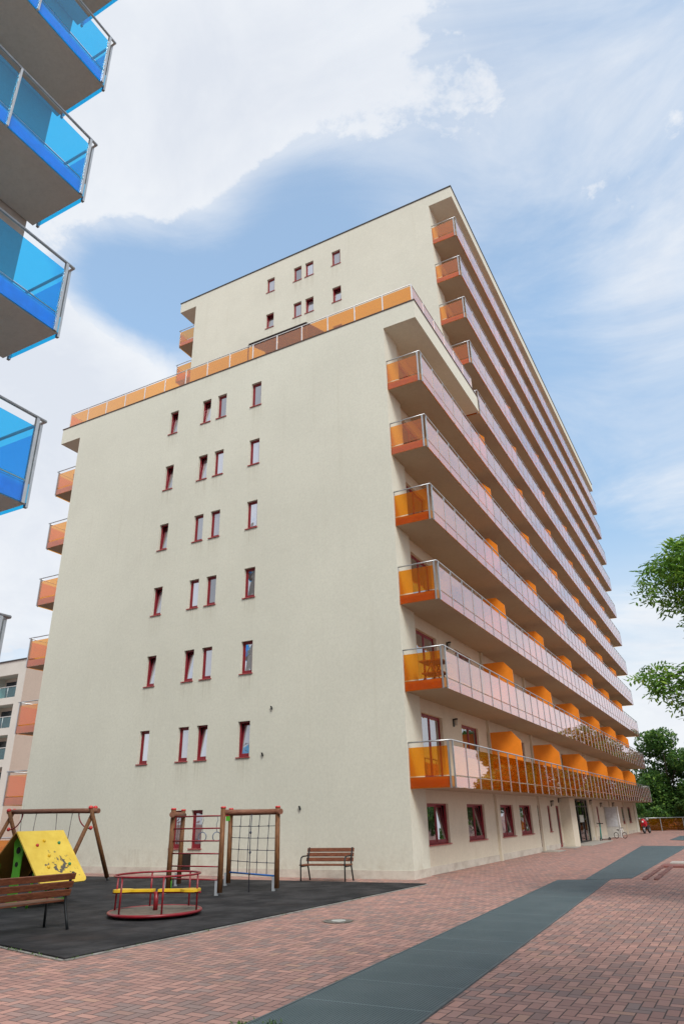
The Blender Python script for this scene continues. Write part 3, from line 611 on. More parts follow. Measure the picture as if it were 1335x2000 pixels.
# ------------------------------------------------------------------ blue balcony building at the left edge
BB = thing('apartment_building', 'neighbouring block cropped at the left edge with blue glass balconies overhead', 'building')
XB, YB = 1.12, -15.14
mb = MB(); hol = []
for k in range(0, 6):
    for j in range(4): hol.append((32.0-5.0-7*j, 32.0-3.0-7*j, 2.74+0.36+k*H, 2.74+2.4+k*H))
wall_holes(mb, (-0.2,-48,0),(0,1,0),(0,0,1),(1,0,0),32.7,20.6,[(a,b,c,d) for a,b,c,d in hol],0.15)
mb.quad((-0.2,-15.3,0),(-17.5,-15.3,0),(-17.5,-15.3,20.6),(-0.2,-15.3,20.6)); mb.quad((-17.5,-15.3,0),(-17.5,-48,0),(-17.5,-48,20.6),(-17.5,-15.3,20.6)); mb.quad((-17.5,-48,0),(-0.2,-48,0),(-0.2,-48,20.6),(-17.5,-48,20.6))
mb.quad((-0.2,-48,20.6),(-0.2,-15.3,20.6),(-17.5,-15.3,20.6),(-17.5,-48,20.6)); mb.build('wall', M_bluebld, BB)
for a, b, c, d in hol[:40:1]:
    if a > 18: window(BB, (-0.2, -48+a, c), (0,1), b-a, d-c, 0.0, True, False, True, 'balcony_door')
for k in range(0, 6):
    balcony(BB, -47.0, YB, 2.74+k*H, 1, -0.18, XB, M_bglass, M_blufascia, True, [], 1.42, M_graysoff)
    balcony(BB, -47.0, YB, 2.74+k*H, -1, -17.52, -18.8, M_bglass, M_blufascia, True, [], 1.42, M_graysoff)

# ------------------------------------------------------------------ pale building at the back left
PB = thing('apartment_building', 'pale low apartment block with recessed loggias and teal glass, far left behind', 'building')
PX, PY, PH = -48.6, 22.8, 16.25
mb = MB(); hol = []
for fl in range(5):
    for j in range(4):
        hol.append((24-1.0-3.6-6*j*0.9, 24-1.0-6*j*0.9, PH-1.3-2.15-fl*2.8, PH-1.3-fl*2.8))
wall_holes(mb, (PX-24,PY,0),(1,0,0),(0,0,1),(0,-1,0),24,PH,hol,1.4)
mb.build('wall', M_palewall, PB)
mb = MB(); mb.quad((PX,PY,0),(PX,PY+30,0),(PX,PY+30,PH),(PX,PY,PH)); mb.quad((PX-24,PY,PH),(PX,PY,PH),(PX,PY+30,PH),(PX-24,PY+30,PH)); mb.quad((PX-24,PY+30,0),(PX-24,PY,0),(PX-24,PY,PH),(PX-24,PY+30,PH)); mb.quad((PX,PY+30,0),(PX-24,PY+30,0),(PX-24,PY+30,PH),(PX,PY+30,PH)); mb.build('side_wall', M_beigewall, PB)
mb = MB(); mb.box(PX-24.1, PX+0.1, PY-0.1, PY+30.1, PH+0.01, PH+0.12); mb.build('roof_capping', M_cap, PB)
for i, (a, b, c, d) in enumerate(hol):
    x0 = PX-24+a; x1 = PX-24+b
    mb = MB(); mb.box(x0, x1, PY+1.38, PY+1.42, c, d, 0); mb.box(x0+0.3, x1-1.2, PY+1.32, PY+1.37, c, d-0.35, 1)
    lo = mb.build('loggia_back', [M_beigewall, plain('loggia_glass', (0.03,0.035,0.045), 0.1)], PB)
    mb = MB(); mb.box(x0+0.02, x1-0.02, PY+0.05, PY+0.07, c+0.02, c+0.95); mb.build('glass_balustrade', M_tglass, lo)
    mb = MB(); mb.cyl((x0,PY+0.06,c+1.02),(x1,PY+0.06,c+1.02),0.03,6)
    for t_ in (0.0, 0.33, 0.66, 1.0): mb.cyl((x0+(x1-x0)*t_,PY+0.06,c),(x0+(x1-x0)*t_,PY+0.06,c+1.0),0.025,6)
    mb.build('handrail', M_alu, lo)
mb = MB(); mb.box(PX+1.2, PX+2.2, PY-13.0, PY-5, 0.0, 0.05)
# ------------------------------------------------------------------ orange glass fence behind the swing
def glass_fence(name, label, pts, h, M_g, post, rail=M_rail, pitch=2.0):
    o = thing(name, label, 'fence', (*pts[0], 0)); o0 = Vector((*pts[0], 0))
    r = MB(); g_ = MB()
    for p0, p1 in zip(pts, pts[1:]):
        a, b = Vector((*p0, 0))-o0, Vector((*p1, 0))-o0; n = max(1, round((b-a).length/pitch)); t_ = (b-a).normalized(); nn = Vector((-t_.y, t_.x, 0))
        for i in range(n+1):
            q = a+(b-a)*i/n; r.obox(q+Vector((0,0,h/2)), t_*0.025, nn*0.025, (0,0,h/2))
            if i < n:
                q2 = a+(b-a)*(i+1)/n; g_.obox((q+q2)/2+Vector((0,0,h*0.5)), (q2-q)/2-t_*0.05, nn*0.005, (0,0,h*0.42))
        r.cyl(a+Vector((0,0,h)), b+Vector((0,0,h)), 0.03, 8)
    r.build('railing', rail, o); g_.build('glass_panels', M_g, o); return o
glass_fence('glass_fence', 'orange glass fence between the swing and the pale building', [(-30,2.5),(-17.6,2.5)], 1.15, M_oglass, 0)
glass_fence('glass_fence', 'amber glass fence at the far end in front of the dark trees', [(-0.1,52.75),(3.5,55.9),(14,60)], 1.12, M_aglass, 0, M_rail)

# ------------------------------------------------------------------ benches
def make_bench(label, loc, rz):
    o = thing('park_bench', label, 'bench', loc, rz, 'wooden slat benches')   # faces -y, back at +y
    L = 1.5
    q = MB()
    for k in range(5): q.box(-L/2, L/2, -0.30+k*0.098, -0.30+k*0.098+0.082, 0.415, 0.445)
    q.build('seat', M_slat, o, 0.006)
    q = MB()
    for k in range(3): q.obox((0, 0.235+0.042*k, 0.555+k*0.125), (L/2,0,0), (0,0.016,-0.005), (0,0.016,0.05))
    q.build('backrest', M_slat, o, 0.006)
    for sx in (-L/2+0.06, L/2-0.06):
        q = MB()
        q.tube([(sx,0.36,0.0),(sx,0.30,0.16),(sx,0.22,0.36),(sx,0.205,0.48),(sx,0.25,0.68),(sx,0.335,0.87)], [0.024]*6, 8); q.build('leg', M_iron, o)
        q = MB(); q.tube([(sx,-0.30,0.0),(sx,-0.31,0.25),(sx,-0.32,0.45),(sx,-0.31,0.56),(sx,-0.26,0.63),(sx,-0.17,0.655),(sx,0.22,0.655)], [0.022]*5+[0.02,0.018], 8); q.build('armrest', M_iron, o)
        q = MB(); q.box(sx-0.02, sx+0.02, -0.31, 0.21, 0.375, 0.414); q.build('seat_support', M_iron, o)
    return o
make_bench('wooden slat bench with black iron legs against the cream gable wall', (-2.30,-1.06,0.004), R(7))
b2 = make_bench('wooden slat bench seen from behind, cut by the left edge of the playground', (-2.15,-11.64,0.03), R(-96))
# ------------------------------------------------------------------ swing set
def swing_set():
    o = thing('swing_set', 'wooden log swing frame with crossed legs and hanging ropes beside the gable', 'swing', (-11.05,-3.75,0.03))
    q = MB(); q.tube([(-2.1,0,2.06),(-0.7,0,2.045),(0.7,0,2.03),(2.12,0,2.0)], 0.075, 14); q.build('beam', M_logr, o)
    for x, dx in ((-1.95, -0.02), (1.86, 0.02)):
        for sy in (-1, 1):
            foot = Vector((x-0.12*(1 if x > 0 else -1)*0, sy*0.95, 0.0)); top = Vector((x+0.07*sy, -sy*0.16, 2.10)); 
            q = MB(); q.tube([foot+(top-foot)*0.05, top], [0.068, 0.062], 12); lg = q.build('leg', M_log, o)
            q = MB(); q.tube([foot, foot+(top-foot)*0.12], 0.045, 8); q.build('foot', M_galv, lg)
            q = MB(); q.ball(tuple(top), 0.075, 0, (1,1,0.8)); q.build('cap', M_redcap, lg)
    for x, s in ((-1.95, 1), (1.86, -1)):
        q = MB(); q.tube([(x+s*(0.60*math.sin(t_)), 0, 1.50+0.5*(1-math.cos(t_))) for t_ in [i*math.pi/2/8 for i in range(9)]], 0.02, 8); q.build('brace', M_redm, o)
        q = MB(); q.ball((x, 0, 1.52), 0.062); q.build('joint_cap', M_redcap, o)
    for x0 in (-1.05, 0.62):
        st = MB(); st.box(x0-0.22, x0+0.22, -0.09, 0.09, 0.42, 0.45); so = st.build('swing_seat', M_black, o)
        for d in (-0.36, 0.36):
            q = MB(); q.tube([(x0+d*0.98,0,1.98),(x0+d*0.8,0,1.2),(x0+d*0.58,0,0.45)], 0.012, 6); q.build('chain', M_chain, so)
    return o
swing_set()
# ------------------------------------------------------------------ climbing playhouse
def playhouse():
    o = thing('climbing_house', 'yellow A-frame climbing house with chipped paint and a green support', 'playhouse', (-5.72,-9.16,0.03), 0)
    L, w, zt, zb = 1.30, 1.00, 1.49, 0.44      # local: ridge along +y, panels slope to +-x
    sl = math.hypot(w, zt-zb); ang = math.atan2(zt-zb, w)
    def panel(sgn, mat, name):
        q = MB(); r = 0.12; pts = [(0,0),(0,L)]
        pts = [(0,0,0),(sl-r,0,0)] + [(sl-r+r*math.sin(a), r-r*math.cos(a),0) for a in [math.pi/2*i/5 for i in range(1,6)]] + [(sl-r+r*math.cos(a), L-r+r*math.sin(a),0) for a in [math.pi/2*i/5 for i in range(0,6)]] + [(0,L,0)]
        q.prism(pts, (0,0,0.03)); p = q.build(name, mat, o)
        p.location = (0,0,zt); p.rotation_euler = (0, ang, 0) if sgn > 0 else (0, math.pi-ang, 0)
        if sgn < 0: p.location = (-0.03,0,zt)
        return p
    pn = panel(1, M_ypanel, 'roof_panel'); panel(-1, plain('ochre_panel', (0.34,0.17,0.03), 0.6), 'roof_panel')
    for (u, v, mt) in ((0.42,0.36,M_redcap),(0.38,0.98,M_greend),(0.98,1.0,M_greend),(0.72,0.55,M_yelp),(1.02,0.40,M_yelp),(0.3,0.6,M_yelp),(1.3,0.92,M_redcap)):
        q = MB(); q.ball((u,v,0.045),0.036,0,(1,1,0.9)); q.build('climbing_hold', mt, pn)
    q = MB()                                     # green waisted support board with two holes (dark discs) under the near gable
    out = [(-0.19,1.30),(-0.13,1.0),(-0.11,0.7),(-0.17,0.0),(0.17,0.0),(0.11,0.7),(0.13,1.0),(0.19,1.30),(0.05,1.43),(-0.05,1.43)]
    q.prism([(x,0.14,z) for x, z in out], (0,0.03,0)); gb = q.build('support_board', M_green, o)
    for z, r in ((1.12,0.07),(0.84,0.05)):
        q = MB(); q.cyl((0.0,0.137,z),(0.0,0.10,z),r,16); 
        q.xf(Matrix.Translation((0,0.032,0))); q.build('hole', M_dark, gb)
    q = MB(); q.prism([(x,L-0.17,z) for x, z in out], (0,0.03,0)); q.build('support_board', M_green, o)
    q = MB(); q.prism([(-0.9,L-0.10,0.5),(0.9,L-0.10,0.5),(0.03,L-0.10,1.42)], (0,0.02,0)); q.build('back_panel', plain('dark_brown_board', (0.04,0.02,0.012), 0.7), o)
    q = MB(); q.tube([(0.55,0.16,0.10),(0.55,L-0.15,0.10)],0.03,8); q.tube([(0.50,0.16,0.0),(0.62,0.16,0.85)],0.03,8); q.tube([(0.50,L-0.16,0.0),(0.62,L-0.16,0.85)],0.03,8); q.build('frame', M_green, o)
    q = MB(); q.tube([(-0.50,0.16,0.0),(-0.62,0.16,0.85)],0.03,8); q.build('prop', M_green, o)
    return o
playhouse()
# ------------------------------------------------------------------ merry-go-round
def merry():
    o = thing('merry_go_round', 'red merry-go-round with yellow seats and round worn deck', 'merry-go-round', (-1.62,-8.97,0.03))
    Rr = 0.87; ring = lambda r, z, n=40: [(r*math.cos(2*math.pi*i/n), r*math.sin(2*math.pi*i/n), z) for i in range(n)]
    q = MB(); q.cyl((0,0,0.05),(0,0,0.085),Rr-0.02,40); q.build('deck', M_deck, o)
    q = MB(); q.tube(ring(Rr,0.07),0.027,10,closed=True); q.build('rim', M_redm, o)
    q = MB(); q.tube(ring(Rr*0.94,0.70),0.019,10,closed=True); q.build('handrail', M_redm, o)
    for k in range(6):
        a = R(20+60*k); q = MB(); q.cyl((Rr*0.95*math.cos(a),Rr*0.95*math.sin(a),0.08),(Rr*0.94*math.cos(a),Rr*0.94*math.sin(a),0.70),0.018,10); q.build('post', M_redm, o)
    q = MB(); q.cyl((0,0,0.08),(0,0,0.40),0.045,12); q.cyl((0,0,0.02),(0,0,0.05),0.3,16); q.build('centre_post', M_redm, o)
    for a in (R(200), R(20), R(110)):
        if a == R(110): continue
        T = Matrix.Rotation(a, 4, 'Z')
        q = MB(); q.prism([(x,y,0.40) for x, y in ((0.05,-0.07),(0.5,-0.07),(0.62,-0.17),(0.80,-0.19),(0.86,-0.1),(0.86,0.1),(0.80,0.19),(0.62,0.17),(0.5,0.07),(0.05,0.07))], (0,0,0.045)); q.xf(T); q.build('seat', M_yelp, o, 0.012)
        q = MB(); q.cyl((0,0,0.385),(0.9,0,0.385),0.018,8); q.xf(T); q.build('seat_arm', M_redm, o)
    return o
merry()
# ------------------------------------------------------------------ climbing frame
def climbing_frame():
    o = thing('jungle_gym', 'wooden climbing frame with red ladder rungs, rope net and hanging rings', 'climbing frame', (-3.6,-4.6,0.03)); o0 = Vector((-3.6,-4.6,0))
    P = {k: Vector(v)-o0 for k, v in dict(A=(-4.34,-5.54,0), B=(-2.70,-5.57,0), C=(-1.97,-4.20,0), D=(-4.19,-3.26,0), E=(-5.53,-3.75,0)).items()}
    zt = 1.93
    for k, p in P.items():
        q = MB(); q.tube([p+Vector((0,0,0.06)), p+Vector((0,0,zt))], [0.066,0.062], 14); lg = q.build('post', M_log, o)
        q = MB(); q.tube([p+Vector((0,0,zt-0.005)), p+Vector((0,0,zt+0.035))],[0.07,0.062],14); q.build('cap', M_redcap, lg)
        q = MB(); q.obox(p+Vector((-0.055,-0.055,0.16)),(0.035,0.03,0),(-0.004,0.004,0),(0,0,0.16)); q.build('foot', M_galv, lg)
    def log(a, b, z, e0, e1, name='beam'):
        t_ = (P[b]-P[a]).normalized(); q = MB(); q.tube([P[a]-t_*e0+Vector((0,0,z)), P[b]+t_*e1+Vector((0,0,z))], 0.072, 14); q.build(name, M_logr, o)
    log('D','C',zt-0.10,0.12,0.14); log('A','E',zt-0.12,0.22,0.2)
    for i in range(6):
        z = 0.33 + i*0.285; q = MB(); q.cyl(P['A']+Vector((0,0,z)), P['B']+Vector((0,0,z)), 0.017, 8); q.build('rung', M_redm, o)
    q = MB(); q.cyl(P['E']+Vector((0,0,zt-0.16)), P['D']+Vector((0,0,zt-0.16)), 0.02, 8); q.build('ring_bar', M_redm, o)
    net = MB(); a, b = P['D'], P['C']; lerp = lambda t_, z: a+(b-a)*t_+Vector((0,0,z))
    for z in (0.62,0.91,1.20,1.49): net.tube([lerp(0.02,z),lerp(0.5,z-0.01),lerp(0.98,z)],0.009,6)
    for t_ in (0.20,0.40,0.60,0.80):
        net.tube([lerp(t_,0.33),lerp(t_+.005,0.9),lerp(t_+0.04,1.76)],0.009,6)
        for z in (0.62,0.91,1.20,1.49): net.ball(tuple(lerp(t_+0.02*(z-0.5),z)),0.022,0,(1,1,1),6,4)
    no = net.build('rope_net', M_rope, o)
    q = MB(); q.cyl(lerp(0.0,0.33),lerp(1.0,0.33),0.022,8); q.build('net_bar', M_bluer, no)
    c = (P['B']+P['C'])/2
    q = MB(); q.tube([c+Vector((0.03,0,1.80)), c+Vector((0.0,0,1.2)), c+Vector((0,0,0.02))],0.011,6)
    for z in (0.42,0.9,1.35): q.ball(tuple(c+Vector((0.005,0,z))),0.03,0,(1,1,1.2),8,5)
    q.build('climbing_rope', M_rope, o)
    q = MB(); q.cyl(P['B']+Vector((0,0,zt-0.10)), P['C']+Vector((0,0,zt-0.10)),0.062,12); q.build('beam', M_logr, o)
    q = MB(); q.box(P['D'].x-0.09,P['D'].x+0.02,P['D'].y-0.11,P['D'].y-0.07,zt-0.30,zt-0.18); q.build('green_bracket', M_green, o)
    q = MB(); q.tube([P['A']+Vector((0.08,0.02,0.02)),P['A']+Vector((0.08,0.02,0.40))],0.012,6); q.build('green_bracket', M_green, o)
    for t_, ph in ((0.42, 0.3), (0.72, 1.0)):
        h = P['E']+(P['D']-P['E'])*t_+Vector((0,0,zt-0.16)); q = MB()
        q.tube([h, h+Vector((0.03,0,-0.12)), h+Vector((-0.02,0,-0.22)), h+Vector((0.01,0,-0.42))],0.008,6)
        d = Vector((math.cos(ph), math.sin(ph), 0)); cc = h+Vector((0.01,0,-0.54)); q.tube([cc+d*0.12*math.cos(a_)+Vector((0,0,0.12*math.sin(a_))) for a_ in [2*math.pi*i/18 for i in range(18)]],0.013,6,closed=True); q.build('ring', plain('steel_blue_ring', (0.16,0.20,0.28), 0.4, 0.5), o)
    q = MB(); q.obox(P['E']+Vector((0.02,0.22,0.60)),(0.16,0.0,0),(0,0.02,0),(0,0,0.22)); q.build('board', plain('dark_stained_board', (0.03,0.018,0.012), 0.7), o)
    return o
climbing_frame()

# ------------------------------------------------------------------ small vehicles by the far facade
def wheel(q, c, r, ax, w=0.03, mi=0):
    c = Vector(c); ax = Vector(ax).normalized(); a = ax.cross(Vector((0,0,1))).normalized(); q.tube([c+(a*math.cos(t_)+Vector((0,0,1))*math.sin(t_))*r for t_ in [2*math.pi*i/20 for i in range(20)]], w, 8, mi, closed=True)
def motorbike():
    o = thing('motorcycle', 'red and black motorcycle parked by the amber fence', 'motorcycle', (1.25,46.6,0.004), R(-12))   # front toward -y
    for y, n in ((-0.62,'wheel'),(0.62,'wheel')):
        q = MB(); wheel(q,(0,y,0.31),0.25,(1,0,0),0.06); wo_ = q.build(n, M_black, o)
        q = MB(); q.cyl((-0.05,y,0.31),(0.05,y,0.31),0.14,14); q.build('hub', M_galv, wo_)
    q = MB(); q.ball((0,-0.10,0.80),0.22,0,(0.75,1.5,0.75),14,8); q.build('fuel_tank', M_redm, o)
    q = MB(); q.ball((0,-0.52,0.92),0.19,0,(1.0,0.8,1.1),12,8); q.obox((0,-0.45,0.70),(0.20,0,0),(0,0.16,0.05),(0,-0.03,0.12)); fa = q.build('fairing', plain('bright_red_paint', (0.50,0.015,0.03), 0.3), o)
    q = MB(); q.ball((0,-0.68,0.90),0.08,0,(1,0.5,1)); q.build('headlight', M_white, fa)
    q = MB(); q.ball((0,0.42,0.80),0.17,0,(0.8,2.0,0.4),12,6); q.build('saddle', M_black, o)
    q = MB(); q.box(-0.15,0.15,-0.25,0.3,0.30,0.62); q.build('engine', M_iron, o, 0.03)
    q = MB()
    for s in (-0.09,0.09): q.tube([(s,-0.62,0.31),(s,-0.42,1.0)],0.025,8)
    q.build('fork', M_galv, o)
    q = MB(); q.tube([(-0.36,-0.30,1.04),(-0.1,-0.40,1.02),(0.1,-0.40,1.02),(0.36,-0.30,1.04)],0.02,8); q.ball((-0.30,-0.42,1.14),0.06,0,(1,0.4,0.8)); q.ball((0.30,-0.42,1.14),0.06,0,(1,0.4,0.8)); q.build('handlebar', M_white, o)
motorbike()
def scooter(label, loc, rz, sm, hm):
    o = thing('kick_scooter', label, 'scooter', loc, rz, 'scooters by the garage door')
    for y in (-0.42, 0.40):
        q = MB(); wheel(q,(0,y,0.11),0.085,(1,0,0),0.028); q.build('wheel', M_black, o)
    q = MB(); q.box(-0.07,0.07,-0.30,0.36,0.10,0.14); q.build('deck', M_black, o, 0.01)
    q = MB(); q.tube([(0,-0.42,0.12),(0,-0.38,0.34),(0,-0.31,1.02)],[0.045,0.05,0.04],10); q.build('stem', sm, o)
    q = MB(); q.tube([(-0.24,-0.30,1.03),(0.24,-0.30,1.03)],0.025,8); q.ball((0,-0.30,1.03),0.05); q.build('handlebar', hm, o)
scooter('green stemmed kick scooter with black wheels leaning by the louvred door', (0.62,29.6,0.004), R(-30), plain('teal_green_paint', (0.02,0.16,0.13), 0.4), M_black)
def bicycle(label, loc, rz):
    o = thing('bicycle', label, 'bicycle', loc, rz)
    for y in (-0.32,0.32):
        q = MB(); wheel(q,(0,y,0.2),0.18,(1,0,0),0.02); q.build('wheel', M_black, o)
    q = MB(); q.tube([(0,0.32,0.2),(0,-0.02,0.22),(0,-0.24,0.52),(0,0.12,0.5),(0,-0.02,0.22)],0.022,8); q.tube([(0,-0.32,0.2),(0,-0.24,0.55),(0,-0.22,0.64)],0.02,8); q.build('frame', M_white, o)
    q = MB(); q.tube([(-0.2,-0.18,0.66),(0.2,-0.18,0.66)],0.018,8); q.build('handlebar', M_black, o)
    q = MB(); q.ball((0,0.14,0.54),0.09,0,(0.7,1.2,0.4)); q.build('saddle', M_black, o)
bicycle("small white child's bicycle standing against the open louvred door", (0.85,34.5,0.004), R(65))
# ------------------------------------------------------------------ things on the balconies
def folding_table():
    o = thing('garden_table', 'wooden garden table and stacked boards behind orange glass on the second balcony', 'table', (0.72,1.05,Z1+H+0.335))
    q = MB(); q.box(-0.40,0.40,-0.42,0.42,0.68,0.72); q.build('tabletop', M_log, o)
    for (x,y) in ((-.33,-.35),(.33,-.35),(-.33,.35),(.33,.35)):
        q = MB(); q.tube([(x,y,0),(-x*0.2,y,0.68)],0.025,6); q.build('leg', M_log, o)
    q = MB(); q.box(-0.36,0.36,-0.32,0.32,0.30,0.34); q.build('shelf', M_log, o)
folding_table()
q = MB(); q.box(0.45,0.95,24.9,26.0,0,1.82); q.box(0.42,0.98,24.87,26.03,1.82,1.86)
bx = q.build('storage_cabinet', plain('grey_blue_cabinet', (0.30,0.36,0.42), 0.5)); bx.location = (0,0,Z1+3*H+0.335)
tag(bx, 'grey blue storage cabinet standing on a balcony behind pink reflecting glass', 'cabinet')

def balcony_chair():
    o = thing('balcony_chair', 'dark chair behind the orange glass of the topmost left balcony', 'chair', (0,0,0), 0, 'chairs on the left balconies')
    q = MB(); q.box(-0.22,0.22,-0.22,0.22,0.43,0.46); q.build('seat', M_chairm, o)
    q = MB(); q.obox((0,0.23,0.68),(0.21,0,0),(0,0.012,0),(0,0.03,0.2)); q.build('backrest', M_chairm, o)
    for x in (-0.2,0.2):
        for y in (-0.2,0.2):
            q = MB(); q.cyl((x,y,0),(x,y,0.44 if y < 0 else 0.88),0.014,6); q.build('leg', M_chairm, o)
    return o
M_chairm = plain('dark_chair_metal', (0.05,0.035,0.03), 0.6)
ch0 = balcony_chair()
for i, (fl, x, y, rz, lb) in enumerate([(6,-17.75,0.75,1.9,'dark chair behind the orange glass of the topmost long left balcony'),(5,-17.7,0.85,1.2,'dark chair behind the orange glass, second left balcony from the top'),(4,-17.85,0.8,2.4,'dark chair behind the orange glass, third left balcony from the top'),(3,-17.8,0.9,0.9,'dark chair behind the orange glass of the left balcony beside the pale block'),(10,-17.9,8.7,1.5,'dark chair behind the orange glass of the small balcony under the roof, left')]):
    c = ch0 if i == 0 else copy_tree(ch0)
    c.location = (x, y, Z1+(fl-1)*H+0.335); c.rotation_euler = (0,0,rz); c['label'] = lb
# ------------------------------------------------------------------ trees and plants
def leaf_cloud(mb, clusters, count, size, comp=False):
    tot = sum(c[1]**2 for c in clusters)
    for (c, r, sc) in clusters:
        n = int(count*r*r/tot); c = Vector(c)
        for _ in range(n):
            while True:
                p = Vector((random.uniform(-1,1),random.uniform(-1,1),random.uniform(-1,1)))
                if p.length <= 1: break
            if p.length > 1e-3: p = p.normalized()*(p.length**0.45)
            p = c + Vector((p.x*r*sc[0], p.y*r*sc[1], p.z*r*sc[2]))
            s = size*random.uniform(0.6,1.3)
            d = Vector((random.gauss(0,1),random.gauss(0,1),random.gauss(-0.35,0.6))).normalized(); e = d.cross(Vector((random.gauss(0,.5),random.gauss(0,.5),1))).normalized()
            if comp:                             # compound leaf: leaflets in pairs along a drooping stalk
                for k in range(4):
                    b = p + d*s*0.75*k + Vector((0,0,-0.07*k*k*s))
                    for sg in (-1,1):
                        u = (e*sg + d*0.55 + Vector((0,0,-0.25))).normalized()*s*1.25; w = d*s*0.26
                        mb.quad(b, b+u*0.5-w, b+u, b+u*0.5+w)
            else:
                w = e*s*0.38; mb.quad(p-d*s*0.5, p-w, p+d*s*0.5, p+w)
def tree(name, label, loc, h, trunk_r, clusters, count, size, lm_, group=None, comp=False, limbs=True):
    o = thing(name, label, 'tree', loc, 0, group)
    q = MB(); q.tube([(0,0,-0.1),(0.05,0.02,h*0.25),(-0.05,0.06,h*0.5),(0.02,0,h*0.8)],[trunk_r*1.2,trunk_r*0.9,trunk_r*0.7,trunk_r*0.25],10)
    if limbs:
        for (c, r, sc) in clusters[:14]:
            c = Vector(c); z0 = min(h*0.75, max(h*0.22, c.z*0.6)); a = Vector((0,0,z0)); mid = (a+c)/2+Vector((0,0,0.12*(c-a).length)); q.tube([a, mid, c],[trunk_r*0.45,trunk_r*0.3,trunk_r*0.08],7)
    q.build('trunk', M_bark, o)
    q = MB(); leaf_cloud(q, clusters, count, size, comp); q.build('crown', lm_, o); return o
S1 = (1,1,0.75)
# near ash tree standing just outside the frame on the right: its boughs reach in
tb = Vector((12.6,-2.6,0))
cl = [((8.45,-4.4,6.35),0.62),((9.15,-4.4,6.7),0.75),((9.0,-4.55,5.95),0.55),((8.95,-4.2,7.05),0.35),((8.95,-4.6,5.25),0.30),((7.72,-4.62,4.28),0.33),((8.25,-4.6,4.02),0.46),((8.80,-4.5,4.15),0.55),((8.7,-4.5,3.55),0.42),((9.6,-4.3,4.5),0.8),((8.75,-4.7,2.9),0.30),((9.3,-4.2,2.75),0.55),((10.2,-4,6.6),1.3),((11.5,-3.4,7.2),1.8),((13,-2.4,7.6),2.0),((13.6,-1.2,6.6),1.8),((11.8,-1.0,6.2),1.6),((10.6,-3.6,5.0),1.1)]
cl = [(c, r*1.12) for c, r in cl]
cl_in = cl[:12]; cl_out = cl[12:]
ash = tree('ash_tree', 'leafy tree with compound leaves reaching in from the right edge', tuple(tb), 6.5, 0.16, [(Vector(c)-tb, r, (1,1,0.8)) for c, r in cl_out], 3200, 0.085, M_leafn, None, True)
q = MB()
for c, r in cl_in:
    c = Vector(c)-tb; a = Vector((-1.6,-0.6,4.6)) if c.z > 3.6 else Vector((-1.2,-0.4,3.6)); q.tube([a, (a+c)/2+Vector((0,0,0.25)), c+Vector((0.1,0,-0.1))],[0.05,0.03,0.010],6)
q.build('bough', M_bark, ash)
q = MB(); leaf_cloud(q, [(Vector(c)-tb, r, (1,1,0.8)) for c, r in cl_in], 1700, 0.115, True); q.build('bough_leaves', M_leafn, ash)
def blob_crown(w, h, z0, n, rr, seed):
    rnd = random.Random(seed); out = []
    for _ in range(n):
        a = rnd.uniform(0, 2*math.pi); t_ = rnd.random(); z = z0 + t_*(h-z0); rad = w*math.sqrt(max(0.05, 1-((t_-0.42)/0.6)**2))*rnd.uniform(0.35,0.9)
        out.append(((math.cos(a)*rad, math.sin(a)*rad, z), rr*rnd.uniform(0.7,1.25), (1,1,0.8)))
    return out
FAR = [('broadleaf_tree','large dark broadleaf tree rising behind the amber fence beside the balconies',(2.5,62,0),9.5,3.2,46,1.25,17000,0.30,M_leafd),
       ('broadleaf_tree','second tall tree at the right edge behind the amber fence',(6.6,64,0),8.9,3.0,40,1.25,13000,0.30,M_leafd),
       ('broadleaf_tree','paler green tree glimpsed between the block end and the dark tree',(-1.6,70,0),6.8,2.8,22,1.1,5000,0.30,M_leafl),
       ('broadleaf_tree','tall tree outside the frame mirrored in the lower balcony glass',(12.5,50,0),9.0,3.6,34,1.6,11000,0.40,M_leafd),
       ('broadleaf_tree','tree right of the plaza mirrored in the ground floor windows',(12.0,43.5,0),8.6,2.5,30,1.3,11000,0.40,M_leafd),
       ('broadleaf_tree','low tree beside the plaza hedge on the right',(21,30,0),6.0,2.6,30,1.3,9000,0.40,M_leafd),
       ('broadleaf_tree','dark tree further along behind the fence',(9.5,68,0),10.5,4.0,36,1.7,11000,0.40,M_leafd),
       ('broadleaf_tree','unseen broad tree added to shade the paving right of the camera',(12.5,-17.5,0),10.6,2.6,36,1.2,15000,0.30,M_leafn),  # this tree and the next stand out of view, added to shade the paving
       ('broadleaf_tree','second unseen broad tree added for shade, further right of the camera',(16.5,-10.5,0),8.6,2.7,36,1.2,12000,0.30,M_leafn)]
for i, (n, lb, loc, h, w, k, rr, cnt, sz, lm_) in enumerate(FAR):
    tree(n, lb, loc, h, 0.12 if i < 3 else 0.2, blob_crown(w, h-0.6, 0.9 if i < 3 else (2.0 if i < 7 else 4.2), k, rr, 20+i), cnt, sz, lm_, 'trees around the plaza')
def shrub(label, loc, w, h, n, size, lm_, seed):
    o = thing('shrub', label, 'shrub', loc, 0, 'shrubs behind the fence'); q = MB()
    for k in range(6): q.tube([(0,0,0),(w*0.5*math.cos(k),w*0.5*math.sin(k),h*0.7)],[0.03,0.01],5)
    q.build('stems', M_bark, o); q = MB(); leaf_cloud(q, blob_crown(w, h, 0.2, 12, 0.55, seed), n, size, lm_ is M_leafl and False); q.build('foliage', lm_, o)
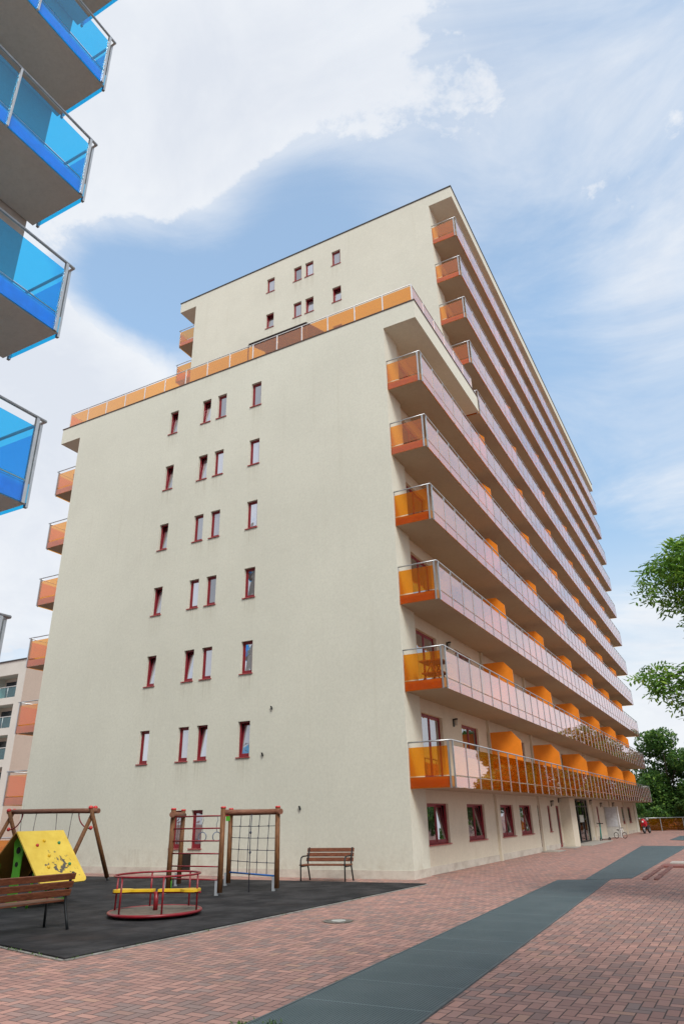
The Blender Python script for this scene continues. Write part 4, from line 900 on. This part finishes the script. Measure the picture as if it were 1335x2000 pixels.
shrub('bright green shrub spilling over the right end of the amber fence', (3.9,58.2,0), 1.3, 2.35, 2600, 0.24, M_leafl, 3)
shrub('low dark shrub behind the fence under the big tree', (0.6,57.5,0), 1.7, 2.0, 2600, 0.24, M_leafd, 4)
shrub('dark shrub between fence and trees at the block end', (-1.5,59,0), 1.6, 3.2, 2600, 0.24, M_leafd, 5)
hg = MB()
for k in range(30): leaf_cloud(hg, [((-14+k*2.4+random.uniform(-.6,.6), 76+random.uniform(-2,2), random.uniform(1,4.2)), 2.2, (1,1,0.9))], 360, 0.5)
for k in range(26): leaf_cloud(hg, [((22+random.uniform(-1,1), 6+k*2.4, random.uniform(0.8,2.6)), 2.1, (1,1,0.9))], 420, 0.5)
tag(hg.build('woodland_backdrop', M_leafd), kind='stuff')
# weeds along the mat and the grating
wd = MB()
def tuft(x, y, s, n):
    for _ in range(n):
        a = random.uniform(0,6.28); p = Vector((x+random.gauss(0,s*0.5), y+random.gauss(0,s*0.5), 0.002)); d = Vector((math.cos(a),math.sin(a),random.uniform(0.5,1.6))).normalized()*s*random.uniform(0.4,1); e = Vector((-math.sin(a),math.cos(a),0))*s*0.16
        wd.quad(p-e*0.4, p+d*0.55-e, p+d, p+d*0.55+e)
for i in range(90):
    t_ = random.random()**1.6; tuft(0.43+0.5*t_, -12.85+11.4*t_, random.uniform(0.02,0.05), 5)
for i in range(30):
    t_ = random.random(); tuft(0.40-2.0*t_, -12.95+0.48*t_, random.uniform(0.03,0.06), 6)
for i in range(46):
    t_ = random.random()**1.3; tuft(4.50-0.58*t_, -14.8+15.4*t_, random.uniform(0.012,0.03), 5)
for i in range(14): tuft(4.48+random.uniform(-0.05,0.35), -14.45+random.uniform(-0.2,0.06), 0.05, 8)
for i in range(12):
    t_ = random.random(); tuft(5.84-0.6*t_, -13.6+14*t_, 0.022, 5)
for a in range(14): tuft(2.09+0.27*math.cos(a), -8.39+0.27*math.sin(a), 0.025, 4)
tag(wd.build('weeds', M_grass), kind='stuff')
